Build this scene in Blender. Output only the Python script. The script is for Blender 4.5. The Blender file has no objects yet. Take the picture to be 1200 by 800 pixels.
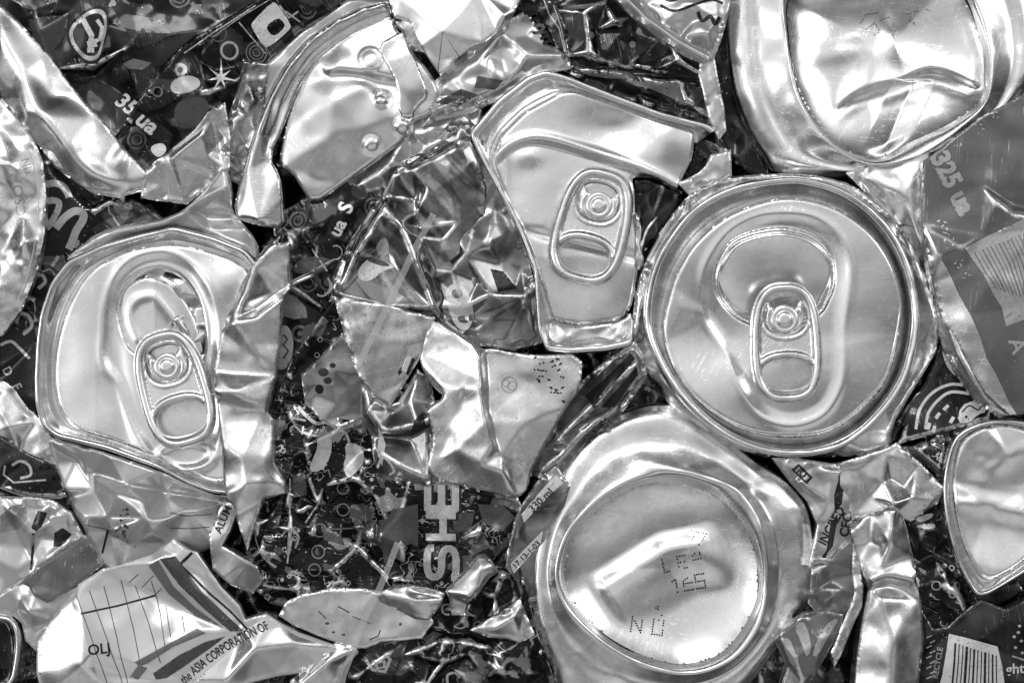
import bpy, math, random
import numpy as np
from mathutils import Vector
from mathutils.geometry import delaunay_2d_cdt
from mathutils.bvhtree import BVHTree

# ------------------------------------------------------------------ camera, surroundings, lamps
S = 0.00017            # metres per photo pixel: a 54 mm can end is about 320 px wide
DIST = 3000.0          # camera height above the bale face, in the same pixels
SC = bpy.context.scene
COL = SC.collection

cam_data = bpy.data.cameras.new("camera")
cam = bpy.data.objects.new("camera", cam_data)
COL.objects.link(cam)
cam.location = (0, 0, DIST * S)
cam_data.sensor_width = 36.0
cam_data.lens = 36.0 * DIST / 1200.0
cam_data.clip_start = 0.01
cam_data.clip_end = 50.0
SC.camera = cam

world = bpy.data.worlds.new("World")
SC.world = world
world.use_nodes = True
wn = world.node_tree.nodes
wl = world.node_tree.links
wn.clear()


def wnode(t, **kw):
    n = wn.new(t)
    for k, v in kw.items():
        setattr(n, k, v)
    return n


def wmath(op, a, b=None, c=None, clamp=False):
    n = wnode("ShaderNodeMath", operation=op)
    n.use_clamp = clamp
    for i, v in enumerate((a, b, c)):
        if v is None:
            continue
        if isinstance(v, (int, float)):
            n.inputs[i].default_value = v
        else:
            wl.new(v, n.inputs[i])
    return n.outputs[0]


def wstep(v, lo, hi):
    n = wnode("ShaderNodeMapRange", interpolation_type="SMOOTHSTEP")
    wl.new(v, n.inputs[0])
    n.inputs[1].default_value = lo
    n.inputs[2].default_value = hi
    return n.outputs[0]


tc = wnode("ShaderNodeTexCoord")
sep = wnode("ShaderNodeSeparateXYZ")
wl.new(tc.outputs["Generated"], sep.inputs[0])
nz = wnode("ShaderNodeTexNoise")
nz.inputs["Scale"].default_value = 1.7
nz.inputs["Detail"].default_value = 1.0
wl.new(tc.outputs["Generated"], nz.inputs["Vector"])
nv = wmath("SUBTRACT", nz.outputs[0], 0.5)
side = wmath("MULTIPLY_ADD", nv, 0.9, sep.outputs[1])
side = wmath("MULTIPLY_ADD", sep.outputs[0], -0.22, side)
low = wstep(side, -0.32, 0.02)
high = wstep(side, 0.05, 0.36)
horizon = wstep(sep.outputs[2], 0.08, 0.84)
lvl = wmath("MULTIPLY_ADD", low, 0.46, 0.16)
lvl = wmath("MULTIPLY_ADD", high, 0.29, lvl)
lvl = wmath("MULTIPLY_ADD", wstep(side, 0.44, 0.80), -0.55, lvl)
lvl = wmath("MULTIPLY_ADD", wstep(wmath("MULTIPLY", side, -1.0), 0.42, 0.70), 0.45, lvl)
lvl = wmath("MULTIPLY", lvl, wmath("MULTIPLY_ADD", horizon, 0.93, 0.07))
bg = wnode("ShaderNodeBackground")
comb = wnode("ShaderNodeCombineColor")
for i in range(3):
    wl.new(lvl, comb.inputs[i])
wl.new(comb.outputs[0], bg.inputs[0])
bg.inputs[1].default_value = 1.04
wo = wnode("ShaderNodeOutputWorld")
wl.new(bg.outputs[0], wo.inputs[0])


def softbox(name, loc, target, size, size_y, power):
    d = bpy.data.lights.new(name, "AREA")
    d.shape = "RECTANGLE"
    d.size, d.size_y = size, size_y
    d.energy = power
    o = bpy.data.objects.new(name, d)
    COL.objects.link(o)
    o.location = loc
    o.rotation_euler = (Vector(target) - Vector(loc)).to_track_quat("-Z", "Y").to_euler()
    return o


softbox("key_lamp", (-0.10, 0.42, 0.62), (0, 0, 0), 0.34, 0.20, 1.1)
softbox("left_lamp", (-0.62, -0.02, 0.50), (0, 0, 0), 0.20, 0.40, 0.9)
softbox("right_lamp", (0.55, 0.25, 0.45), (0, 0, 0), 0.20, 0.36, 0.6)

SC.view_settings.view_transform = "Standard"
SC.view_settings.look = "None"
SC.view_settings.exposure = 0.0
SC.view_settings.gamma = 1.0
SC.cycles.use_denoising = True
SC.cycles.max_bounces = 8
SC.cycles.glossy_bounces = 5

# ------------------------------------------------------------------ numeric helpers
FR = {  # zoom windows the outlines were measured in: x0, y0, scale
    "p": (0, 0, 1.0),
    "a1": (0, 0, 2.963), "a2": (250, 0, 2.963), "a3": (500, 0, 2.963), "a4": (800, 0, 2.963),
    "a5": (0, 180, 2.963), "a6": (250, 200, 2.963), "a7": (520, 60, 2.105), "a8": (720, 180, 2.105),
    "b1": (0, 400, 3.2), "b2": (0, 560, 3.334), "b3": (250, 430, 3.2), "b4": (300, 570, 3.4286),
    "b5": (400, 350, 3.158), "b6": (580, 450, 2.285), "b7": (900, 400, 2.0), "b8": (1000, 100, 2.0),
}


def Q(f, pts):
    x0, y0, s = FR[f]
    return [(x0 + p[0] / s, y0 + p[1] / s) + tuple(p[2:]) for p in pts]


def chaikin(P, it=1, closed=True):
    P = np.asarray(P, float)
    for _ in range(it):
        if closed:
            N = np.roll(P, -1, 0)
            P = np.stack([0.75 * P + 0.25 * N, 0.25 * P + 0.75 * N], 1).reshape(-1, P.shape[1])
        else:
            A, B = P[:-1], P[1:]
            M = np.stack([0.75 * A + 0.25 * B, 0.25 * A + 0.75 * B], 1).reshape(-1, P.shape[1])
            P = np.vstack([P[:1], M, P[-1:]])
    return P


def spline(P, closed=True, n=8):
    """Catmull-Rom through the points."""
    P = np.asarray(P, float)
    m = len(P)
    out = []
    rng = range(m if closed else m - 1)
    for i in rng:
        if closed:
            a, b, c, d = P[(i - 1) % m], P[i], P[(i + 1) % m], P[(i + 2) % m]
        else:
            a, b, c, d = P[max(i - 1, 0)], P[i], P[i + 1], P[min(i + 2, m - 1)]
        for k in range(n):
            t = k / n
            out.append(0.5 * ((2 * b) + (c - a) * t + (2 * a - 5 * b + 4 * c - d) * t * t + (-a + 3 * b - 3 * c + d) * t ** 3))
    if not closed:
        out.append(P[-1])
    return np.array(out)


def resample(P, step, closed=True):
    P = np.asarray(P, float)
    Pc = np.vstack([P, P[:1]]) if closed else P
    L = np.r_[0, np.cumsum(np.hypot(*(np.diff(Pc[:, :2], axis=0).T)))]
    n = max(3, int(round(L[-1] / step)))
    t = np.linspace(0, L[-1], n + 1)
    if closed:
        t = t[:-1]
    return np.stack([np.interp(t, L, Pc[:, k]) for k in range(P.shape[1])], 1)


def resample_keep(P, step, closed=True):
    """Like resample, but keeps every corner."""
    P = np.asarray(P, float)
    out = []
    m = len(P)
    for i in range(m if closed else m - 1):
        a, b = P[i], P[(i + 1) % m]
        n = max(1, int(round(np.hypot(*(b - a)[:2]) / step)))
        for k in range(n):
            out.append(a + (b - a) * k / n)
    if not closed:
        out.append(P[-1])
    return np.array(out)


def inside(P, poly):
    x, y = P[:, 0], P[:, 1]
    r = np.zeros(len(P), bool)
    px, py = poly[:, 0], poly[:, 1]
    qx, qy = np.roll(px, -1), np.roll(py, -1)
    for a, b, c, d in zip(px, py, qx, qy):
        if b == d:
            continue
        k = ((b > y) != (d > y)) & (x < (c - a) * (y - b) / (d - b) + a)
        r ^= k
    return r


def wound(P, poly):
    """Non-zero winding test, for pen strokes that cross themselves."""
    x, y = P[:, 0], P[:, 1]
    w = np.zeros(len(P), int)
    for (a, b), (c, d) in zip(poly, np.roll(poly, -1, 0)):
        lf = (c - a) * (y - b) - (x - a) * (d - b)
        w += ((b <= y) & (d > y) & (lf > 0)).astype(int) - ((b > y) & (d <= y) & (lf < 0)).astype(int)
    return w != 0


def dist(P, line, closed=True):
    A = np.asarray(line, float)[:, :2]
    B = np.roll(A, -1, 0)
    if not closed:
        A, B = A[:-1], B[:-1]
    best = np.full(len(P), 1e9)
    for a, b in zip(A, B):
        d = b - a
        l2 = max(float(d @ d), 1e-9)
        t = np.clip(((P[:, :2] - a) @ d) / l2, 0, 1)
        q = P[:, :2] - (a + t[:, None] * d)
        best = np.minimum(best, q[:, 0] ** 2 + q[:, 1] ** 2)
    return np.sqrt(best)


def sstep(v, lo, hi):
    t = np.clip((v - lo) / (hi - lo), 0, 1)
    return t * t * (3 - 2 * t)


def vnoise(x, y, seed):
    r = np.random.RandomState(seed)
    tab = r.rand(64, 64) * 2 - 1
    xi, yi = np.floor(x).astype(int), np.floor(y).astype(int)
    u, v = x - xi, y - yi
    u, v = u * u * u * (u * (u * 6 - 15) + 10), v * v * v * (v * (v * 6 - 15) + 10)
    g = lambda i, j: tab[i % 64, j % 64]
    return (g(xi, yi) * (1 - u) * (1 - v) + g(xi + 1, yi) * u * (1 - v) + g(xi, yi + 1) * (1 - u) * v + g(xi + 1, yi + 1) * u * v)


def fbm(P, scale, seed, octv=3):
    o, a = 0, 1.0
    for k in range(octv):
        o = o + a * vnoise(P[:, 0] / scale + 7.3 * k, P[:, 1] / scale - 3.1 * k, seed + k)
        scale, a = scale / 2.1, a * 0.45
    return o


def cdt(pts, edges):
    r = delaunay_2d_cdt([Vector((float(p[0]), float(p[1]))) for p in pts], edges, [], 0, 1e-4)
    V = np.array([(v.x, v.y) for v in r[0]])
    T = np.array([f for f in r[2] if len(f) == 3], int).reshape(-1, 3)
    return V, T, r[3]


def tri_eval(V, z, T, P):
    out = np.full(len(P), np.nan)
    order = np.argsort(P[:, 0])
    xs = P[order, 0]
    for a, b, c in T:
        A, B, C = V[a], V[b], V[c]
        den = (B[1] - C[1]) * (A[0] - C[0]) + (C[0] - B[0]) * (A[1] - C[1])
        if abs(den) < 1e-9:
            continue
        i0 = np.searchsorted(xs, min(A[0], B[0], C[0]) - 1e-3)
        i1 = np.searchsorted(xs, max(A[0], B[0], C[0]) + 1e-3)
        if i1 <= i0:
            continue
        ids = order[i0:i1]
        X, Y = P[ids, 0], P[ids, 1]
        u = ((B[1] - C[1]) * (X - C[0]) + (C[0] - B[0]) * (Y - C[1])) / den
        v = ((C[1] - A[1]) * (X - C[0]) + (A[0] - C[0]) * (Y - C[1])) / den
        w = 1 - u - v
        k = (u >= -1e-4) & (v >= -1e-4) & (w >= -1e-4)
        out[ids[k]] = u[k] * z[a] + v[k] * z[b] + w[k] * z[c]
    return out


def ctrl_interp(ctrl, edges, P):
    ctrl = np.asarray(ctrl, float)
    V, T, ov = cdt(ctrl, edges)
    z = np.zeros(len(V))
    for i in range(len(V)):
        if len(ov[i]):
            z[i] = ctrl[ov[i][0], 2]
        else:
            z[i] = ctrl[np.argmin(((ctrl[:, :2] - V[i]) ** 2).sum(1)), 2]
    r = tri_eval(V, z, T, P)
    bad = np.isnan(r)
    if bad.any():
        for i in np.where(bad)[0]:
            r[i] = ctrl[np.argmin(((ctrl[:, :2] - P[i, :2]) ** 2).sum(1)), 2]
    return r


def facets(P, spacing, amp, seed):
    """Flat-faceted crumple: random heights on a jittered lattice, joined by triangles."""
    r = np.random.RandomState(seed)
    x0, y0 = P[:, :2].min(0) - 1.5 * spacing
    x1, y1 = P[:, :2].max(0) + 1.5 * spacing
    G = np.array([(x, y) for x in np.arange(x0, x1 + spacing, spacing) for y in np.arange(y0, y1 + spacing, spacing)])
    G = G + r.uniform(-0.42, 0.42, G.shape) * spacing
    z = r.uniform(-1, 1, len(G)) * amp
    V, T, ov = cdt(G, [])
    zz = np.array([z[o[0]] if len(o) else 0 for o in ov])
    return np.nan_to_num(tri_eval(V, zz, T, P))


# ------------------------------------------------------------------ objects
def tag(o, label, cat, group=None, kind=None):
    if label:
        o["label"] = label
    if cat:
        o["category"] = cat
    if group:
        o["group"] = group
    if kind:
        o["kind"] = kind
    return o


class Thing:
    """A thing's Empty, or its mesh, at its own place and height on the bale."""

    def __init__(self, name, label, cat="crushed can", group="crushed drink cans packed in the bale", at=(600, 400), z=0.0, empty=True):
        self.z = z
        self.k = (DIST - z) / DIST
        self.loc = Vector(((at[0] - 600) * self.k * S, (400 - at[1]) * self.k * S, z * S))
        self.name, self.label, self.cat, self.group = name, label, cat, group
        self.root = None
        if empty:
            o = bpy.data.objects.new(name, None)
            COL.objects.link(o)
            o.location = self.loc
            o.empty_display_size = 0.005
            self.root = tag(o, label, cat, group)

    def world(self, V):
        V = np.asarray(V, float)
        return np.stack([(V[:, 0] - 600) * self.k * S - self.loc.x, (400 - V[:, 1]) * self.k * S - self.loc.y, V[:, 2] * S - self.loc.z], 1)

    def mesh(self, name, V, faces, mat, parent=None, attrs=None, smooth=True):
        me = bpy.data.meshes.new(name)
        me.from_pydata([tuple(v) for v in self.world(V)], [], [tuple(int(i) for i in f) for f in faces])
        a = me.attributes.new("px", "FLOAT_VECTOR", "POINT")
        a.data.foreach_set("vector", np.ascontiguousarray(np.asarray(V, np.float32)).ravel())
        for k, v in (attrs or {}).items():
            a = me.attributes.new(k, "FLOAT", "POINT")
            a.data.foreach_set("value", np.ascontiguousarray(np.asarray(v, np.float32)))
        if smooth:
            me.polygons.foreach_set("use_smooth", [True] * len(me.polygons))
        me.materials.append(mat)
        me.update()
        o = bpy.data.objects.new(name, me)
        COL.objects.link(o)
        if parent is None and self.root is None:
            o.location = self.loc
            self.root = tag(o, self.label, self.cat, self.group)
        else:
            o.parent = parent if parent is not None else self.root
        return o


class Sheet:
    pass


def boundary(T):
    seen = {}
    for t in T:
        for i in range(3):
            a, b = int(t[i]), int(t[(i + 1) % 3])
            seen[(a, b)] = 1
    return [(a, b) for (a, b) in seen if (b, a) not in seen]


def gblur(A, sig):
    r = max(1, int(math.ceil(3 * sig)))
    k = np.exp(-0.5 * (np.arange(-r, r + 1) / sig) ** 2)
    k /= k.sum()
    for ax in (0, 1):
        P = np.pad(A, [(r, r) if i == ax else (0, 0) for i in (0, 1)], mode="edge")
        o = 0
        for i, w in enumerate(k):
            o = o + w * (P[i:i + A.shape[0], :] if ax == 0 else P[:, i:i + A.shape[1]])
        A = o
    return A


SEED = [11]


def sheet(th, name, outline, mat, z=None, dz=0.0, ctrl=(), creases=(), facet=(), wob=None, zf=None, res=3.0, ch=1, smooth=2,
          edge=(3.0, 2.0), skirt=34.0, holes=(), parent=None, seed=None, flare=0.10, grow=0.0, cg=1.35, rc=None):
    """A thin metal sheet: traced outline, hand-set heights and creases, crumple, rolled edge and a wall going down into the bale."""
    SEED[0] += 1
    seed = SEED[0] * 7 if seed is None else seed
    base = (th.z if z is None else z)
    out3 = np.array([(p[0], p[1], p[2] if len(p) > 2 else dz) for p in outline], float)
    sm = chaikin(out3, ch) if ch else out3
    if grow:           # the lower sheet carries on under its neighbours
        q = sm.copy()
        sgn = 1.0 if np.sum(q[:, 0] * np.roll(q[:, 1], -1) - q[:, 1] * np.roll(q[:, 0], -1)) > 0 else -1.0
        nx, pv = np.roll(q, -1, 0), np.roll(q, 1, 0)
        e1, e2 = (q - pv)[:, :2], (nx - q)[:, :2]
        e1 = e1 / (np.hypot(e1[:, 0], e1[:, 1])[:, None] + 1e-9)
        e2 = e2 / (np.hypot(e2[:, 0], e2[:, 1])[:, None] + 1e-9)
        n1 = np.stack([e1[:, 1], -e1[:, 0]], 1) * sgn
        n2 = np.stack([e2[:, 1], -e2[:, 0]], 1) * sgn
        m = n1 + n2
        m = m / (np.hypot(m[:, 0], m[:, 1])[:, None] + 1e-9)
        c = np.clip((m * n1).sum(1), 0.62, 1)
        sm = q
        sm[:, :2] += m * (grow / c)[:, None]
    ring = resample_keep(sm, res) if ch == 0 else resample(sm, res)
    pts = [ring[:, :2]]
    edges = [(i, (i + 1) % len(ring)) for i in range(len(ring))]
    n = len(ring)
    hole_rings = []
    for h in holes:
        hr = resample(np.asarray(h, float)[:, :2], res)
        hole_rings.append(hr)
        pts.append(hr)
        edges += [(n + i, n + (i + 1) % len(hr)) for i in range(len(hr))]
        n += len(hr)
    fixed_pts = np.vstack(pts)
    r = np.random.RandomState(seed)
    x0, y0 = ring[:, :2].min(0)
    x1, y1 = ring[:, :2].max(0)
    gx = np.arange(x0, x1, res)
    gy = np.arange(y0, y1, res * 0.866)
    G = np.array([(x + (0.5 * res if j % 2 else 0), y) for j, y in enumerate(gy) for x in gx])
    if len(G):
        G = G + r.uniform(-0.15, 0.15, G.shape) * res
        k = inside(G, ring)
        G = G[k]
        k = dist(G, ring) > res * 0.7
        for h in hole_rings:
            k &= ~inside(G, h) & (dist(G, h) > res * 0.55)
        G = G[k]
    allp = np.vstack([fixed_pts, G]) if len(G) else fixed_pts
    V, T, _ = cdt(allp, edges)
    cen = V[T].mean(1)
    k = inside(cen, ring)
    for h in hole_rings:
        k &= ~inside(cen, h)
    T = T[k]
    A, B, C = V[T[:, 0]], V[T[:, 1]], V[T[:, 2]]
    cr = (B[:, 0] - A[:, 0]) * (C[:, 1] - A[:, 1]) - (B[:, 1] - A[:, 1]) * (C[:, 0] - A[:, 0])
    T = np.where((cr > 0)[:, None], T[:, ::-1], T)      # photo y runs down, so this faces the camera
    # heights
    cps, ce = [tuple(p) for p in out3], []
    for i in range(len(out3)):
        ce.append((i, (i + 1) % len(out3)))
    cps += [tuple(c) for c in ctrl]
    for c in creases:
        b = len(cps)
        cps += [(p[0], p[1], dz + cg * ((p[2] if len(p) > 2 else dz) - dz)) for p in c]
        ce += [(b + i, b + i + 1) for i in range(len(c) - 1)]
    if rc:             # extra small folds where the sheet is crushed to wrinkles
        rr = np.random.RandomState(seed + 77)
        lo_, hi_ = out3[:, :2].min(0), out3[:, :2].max(0)
        for _ in range(rc[0]):
            q = rr.uniform(lo_, hi_)
            a = rr.uniform(0, math.pi)
            ln = rr.uniform(16, 46)
            b = len(cps)
            m_ = rr.randint(3, 5)
            hgt = rr.choice([-0.6, 1.0]) * rc[1] * rr.uniform(0.5, 1.2)
            fold = []
            for i in range(m_):
                fold.append((q[0], q[1], dz + hgt * (1.0 if 0 < i < m_ - 1 else 0.4)))
                a += rr.uniform(-0.7, 0.7)
                q = q + np.array([math.cos(a), math.sin(a)]) * ln / (m_ - 1)
            ok = inside(np.array([f[:2] for f in fold]), ring)
            if ok.all():
                cps += fold
                ce += [(b + i, b + i + 1) for i in range(m_ - 1)]
    bd = boundary(T)
    n = len(V)
    step = 1.5
    gx0, gy0 = ring[:, 0].min() - 9, ring[:, 1].min() - 9
    nx_, ny_ = int((ring[:, 0].max() + 9 - gx0) / step) + 2, int((ring[:, 1].max() + 9 - gy0) / step) + 2
    if nx_ * ny_ > 160000:
        step = 6.0
        nx_, ny_ = int((ring[:, 0].max() + 9 - gx0) / step) + 2, int((ring[:, 1].max() + 9 - gy0) / step) + 2
    GX, GY = np.meshgrid(gx0 + step * np.arange(nx_), gy0 + step * np.arange(ny_))
    GP = np.column_stack([GX.ravel(), GY.ravel()])
    gz = ctrl_interp(cps, ce, GP)
    for i, (sp, am) in enumerate(facet):
        gz = gz + facets(GP, sp, am, seed + 31 * i)
    gz = gblur(gz.reshape(ny_, nx_), (0.55 + 0.42 * smooth) * 1.5 / step)
    gw = gz - gblur(gz, 2.2 * 1.5 / step)

    def look(A):
        fx = np.clip((V[:, 0] - gx0) / step, 0, nx_ - 1.001)
        fy = np.clip((V[:, 1] - gy0) / step, 0, ny_ - 1.001)
        ix, iy = fx.astype(int), fy.astype(int)
        u, v = fx - ix, fy - iy
        return A[iy, ix] * (1 - u) * (1 - v) + A[iy, ix + 1] * u * (1 - v) + A[iy + 1, ix] * (1 - u) * v + A[iy + 1, ix + 1] * u * v
    zz = look(gz)
    conv = look(gw)
    if wob:
        zz = zz + 0.7 * wob[1] * fbm(V, wob[0] * 1.25, seed + 5, 2)
    if zf is not None:
        zz = zz + zf(V)
    ed = dist(V, ring)
    for h in hole_rings:
        ed = np.minimum(ed, dist(V, h))
    if edge and edge[1]:
        t = np.clip(1 - ed / edge[0], 0, 1)
        zz = zz - edge[1] * t ** 2
    cx, cy = ring[:, 0].mean(), ring[:, 1].mean()
    V3 = np.column_stack([V, zz + base])
    faces = [tuple(t) for t in T]
    sh = Sheet()
    sh.bvh = BVHTree.FromPolygons([tuple(v) for v in V3], faces)
    sh.th, sh.V, sh.T, sh.ring = th, V3, T, ring
    VV = V3
    att_w, att_e = conv, ed
    if skirt:
        ids = sorted({i for e in bd for i in e})
        m = {}
        add, aw = [], []
        for q, dd in ((0, 0.0), (1, 1.0)):
            for i in ids:
                m[(i, q)] = n + len(add)
                px, py, pz = V3[i]
                add.append((px + (px - cx) * -flare * dd * 0.3, py + (py - cy) * -flare * dd * 0.3, pz - skirt * dd))
                aw.append(0)
        for a, b in bd:
            faces.append((m[(b, 0)], m[(a, 0)], m[(a, 1)], m[(b, 1)]))
        VV = np.vstack([V3, add])
        att_w = np.r_[conv, np.zeros(len(add))]
        att_e = np.r_[ed, np.zeros(len(add))]
    sh.o = th.mesh(name, VV, faces, mat, parent, {"wear": att_w, "edge": att_e})
    return sh


def loft(th, name, center, rings, mat, n=240, sub=4, zf=None, parent=None, cap=False, seed=3, facet=(), gap=None):
    """Closed traced curves at given heights joined into one skin, from the outside in. ring = (points, z) or (a, b, fraction, z)."""
    c = np.array(center, float)
    ang = np.linspace(-math.pi, math.pi, n, endpoint=False)

    def polar(P):
        P = np.asarray(P, float)[:, :2]
        D = resample_keep(P, 1.5) - c
        a = np.arctan2(D[:, 1], D[:, 0])
        rr = np.hypot(D[:, 0], D[:, 1])
        o = np.argsort(a)
        a, rr = a[o], rr[o]
        a = np.r_[a - 2 * math.pi, a, a + 2 * math.pi]
        rr = np.r_[rr, rr, rr]
        return np.interp(ang, a, rr)
    cache = {}

    def pol(P):
        if id(P) not in cache:
            cache[id(P)] = polar(P)
        return cache[id(P)]
    R, Z = [], []
    for g in rings:
        if len(g) == 2:
            R.append(pol(g[0]))
            Z.append(np.full(n, float(g[1])))
        else:
            a, b, f, z = g
            ra, rb = pol(a), pol(b)
            if f > 1:      # a distance in from curve a
                wid = np.maximum(ra - rb, 1)
                R.append(ra - np.minimum(f, wid * 0.8))
            else:
                R.append(ra + (rb - ra) * f)
            Z.append(np.full(n, float(z)))
    R, Z = np.array(R), np.array(Z)
    RR, ZZ = [], []
    m = len(R)
    for i in range(m - 1):
        for k in range(sub):
            t = k / sub
            for src, dst in ((R, RR), (Z, ZZ)):
                a, b, cc, d = src[max(i - 1, 0)], src[i], src[i + 1], src[min(i + 2, m - 1)]
                dst.append(0.5 * ((2 * b) + (cc - a) * t * 0.8 + ((2 * a - 5 * b + 4 * cc - d) * t * t + (-a + 3 * b - 3 * cc + d) * t ** 3) * 0.8
                           + 0.2 * 2 * (cc - b) * t))
    RR.append(R[-1])
    ZZ.append(Z[-1])
    RR, ZZ = np.array(RR), np.array(ZZ)
    q = len(RR)
    X = c[0] + RR * np.cos(ang)
    Y = c[1] + RR * np.sin(ang)
    V = np.stack([X.ravel(), Y.ravel(), ZZ.ravel()], 1)
    for i, (sp, am) in enumerate(facet):
        V[:, 2] += facets(V, sp, am, seed + 13 * i)
    if zf is not None:
        V[:, 2] += zf(V)
    V[:, 2] += th.z
    faces = []
    ga = [math.atan2(g[1] - c[1], g[0] - c[0]) for g in gap] if gap else None      # torn open from the first point round to the second
    for i in range(q - 1):
        for j in range(n):
            if ga and (ang[j] - ga[0]) % (2 * math.pi) < (ga[1] - ga[0]) % (2 * math.pi):
                continue
            a, b = i * n + j, i * n + (j + 1) % n
            faces.append((b, a, a + n, b + n))
    if cap:
        V = np.vstack([V, [[c[0], c[1], V[-n:, 2].mean()]]])
        for j in range(n):
            faces.append(((q - 1) * n + (j + 1) % n, (q - 1) * n + j, len(V) - 1))
    sh = Sheet()
    sh.bvh = BVHTree.FromPolygons([tuple(v) for v in V], faces)
    sh.th = th
    sh.o = th.mesh(name, V, faces, mat, parent, {"wear": np.zeros(len(V)), "edge": np.full(len(V), 99.0)})
    return sh


def drape(sh, P, off, fallback=None):
    zz = np.empty(len(P))
    last = fallback if fallback is not None else sh.th.z
    for i, p in enumerate(P):
        h = sh.bvh.ray_cast(Vector((p[0], p[1], 500)), Vector((0, 0, -1)))
        if h[0] is not None:
            last = h[0].z
            zz[i] = last + off
        else:
            h = sh.bvh.find_nearest(Vector((p[0], p[1], last)))
            zz[i] = (h[0].z if h[0] is not None else last) + off
    return zz


def decal(sh, name, polys, mat, off=0.5, res=3.0, parent=None, clip=True):
    """Ink printed on a sheet: flat outlines draped over it. polys = list of outlines, or (outline, hole, hole ...)."""
    if len(polys) > 1 and name in ("printed_patch", "printed_disc", "printed_leaf", "printed_or_reflected_band", "printed_figure", "printed_circle", "printed_strip", "bare_metal_patch", "rubbed_patch", "printed_ring"):
        return [decal(sh, name, [q], mat, off, res, parent, clip) for q in polys][-1]
    VV, FF = [], []
    base = 0
    for po in polys:
        if isinstance(po, tuple):
            outer, hs = po[0], po[1:]
        else:
            outer, hs = po, ()
        ring = resample_keep(np.asarray(outer, float)[:, :2], res)
        hr = [resample_keep(np.asarray(h, float)[:, :2], res) for h in hs]
        pts = [ring] + hr
        edges, k0 = [], 0
        for q in pts:
            edges += [(k0 + i, k0 + (i + 1) % len(q)) for i in range(len(q))]
            k0 += len(q)
        x0, y0 = ring.min(0)
        x1, y1 = ring.max(0)
        G = np.array([(x, y) for x in np.arange(x0 + res / 2, x1, res) for y in np.arange(y0 + res / 2, y1, res)]).reshape(-1, 2)
        if len(G):
            k = wound(G, ring) & (dist(G, ring) > res * 0.5)
            for h in hr:
                k &= ~inside(G, h) & (dist(G, h) > res * 0.5)
            pts.append(G[k])
        V, T, _ = cdt(np.vstack(pts), edges)
        cen = V[T].mean(1)
        k = wound(cen, ring)
        for h in hr:
            k &= ~inside(cen, h)
        if clip and hasattr(sh, "ring"):
            k &= inside(cen, sh.ring)
        T = T[k]
        if not len(T):
            continue
        VV.append(V)
        FF += [tuple(t + base) for t in T]
        base += len(V)
    if not VV:
        return None
    V = np.vstack(VV)
    T = np.array(FF)
    A, B, C = V[T[:, 0]], V[T[:, 1]], V[T[:, 2]]
    cr = (B[:, 0] - A[:, 0]) * (C[:, 1] - A[:, 1]) - (B[:, 1] - A[:, 1]) * (C[:, 0] - A[:, 0])
    T = np.where((cr > 0)[:, None], T[:, ::-1], T)
    used = np.unique(T)
    mp = -np.ones(len(V), int)
    mp[used] = np.arange(len(used))
    V, T = V[used], mp[T]
    V3 = np.column_stack([V, drape(sh, V, off)])
    return sh.th.mesh(name, V3, T, mat, parent if parent is not None else sh.o, {"wear": np.zeros(len(V)), "edge": np.full(len(V), 99.0)})


def stroke(pts, w, closed=False, taper=None):
    """Outline of a pen stroke along a polyline."""
    P = np.asarray(pts, float)[:, :2]
    n = len(P)
    L, R = [], []
    for i in range(n):
        a = P[(i - 1) % n] if (closed or i > 0) else P[i]
        b = P[(i + 1) % n] if (closed or i < n - 1) else P[i]
        d = b - a
        d = d / (np.hypot(*d) + 1e-9)
        nn = np.array([-d[1], d[0]]) * w / 2 * (1 if taper is None else taper[i])
        L.append(P[i] + nn)
        R.append(P[i] - nn)
    if closed:
        L, R = np.array(L), np.array(R)
        aL = abs(np.sum(L[:, 0] * np.roll(L[:, 1], -1) - L[:, 1] * np.roll(L[:, 0], -1)))
        aR = abs(np.sum(R[:, 0] * np.roll(R[:, 1], -1) - R[:, 1] * np.roll(R[:, 0], -1)))
        return (L, R) if aL > aR else (R, L)
    return np.array(L + R[::-1])


def ell(cx, cy, rx, ry=None, rot=0, n=28, a0=0, a1=360):
    ry = rx if ry is None else ry
    t = np.radians(np.linspace(a0, a1, n, endpoint=(a1 - a0) < 360))
    c, s = math.cos(math.radians(rot)), math.sin(math.radians(rot))
    x, y = rx * np.cos(t), ry * np.sin(t)
    return np.column_stack([cx + x * c - y * s, cy + x * s + y * c])


def ring2(cx, cy, r, w, ry=None, rot=0):
    ry = r if ry is None else ry
    return (ell(cx, cy, r + w / 2, ry + w / 2, rot), ell(cx, cy, r - w / 2, ry - w / 2, rot))


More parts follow.
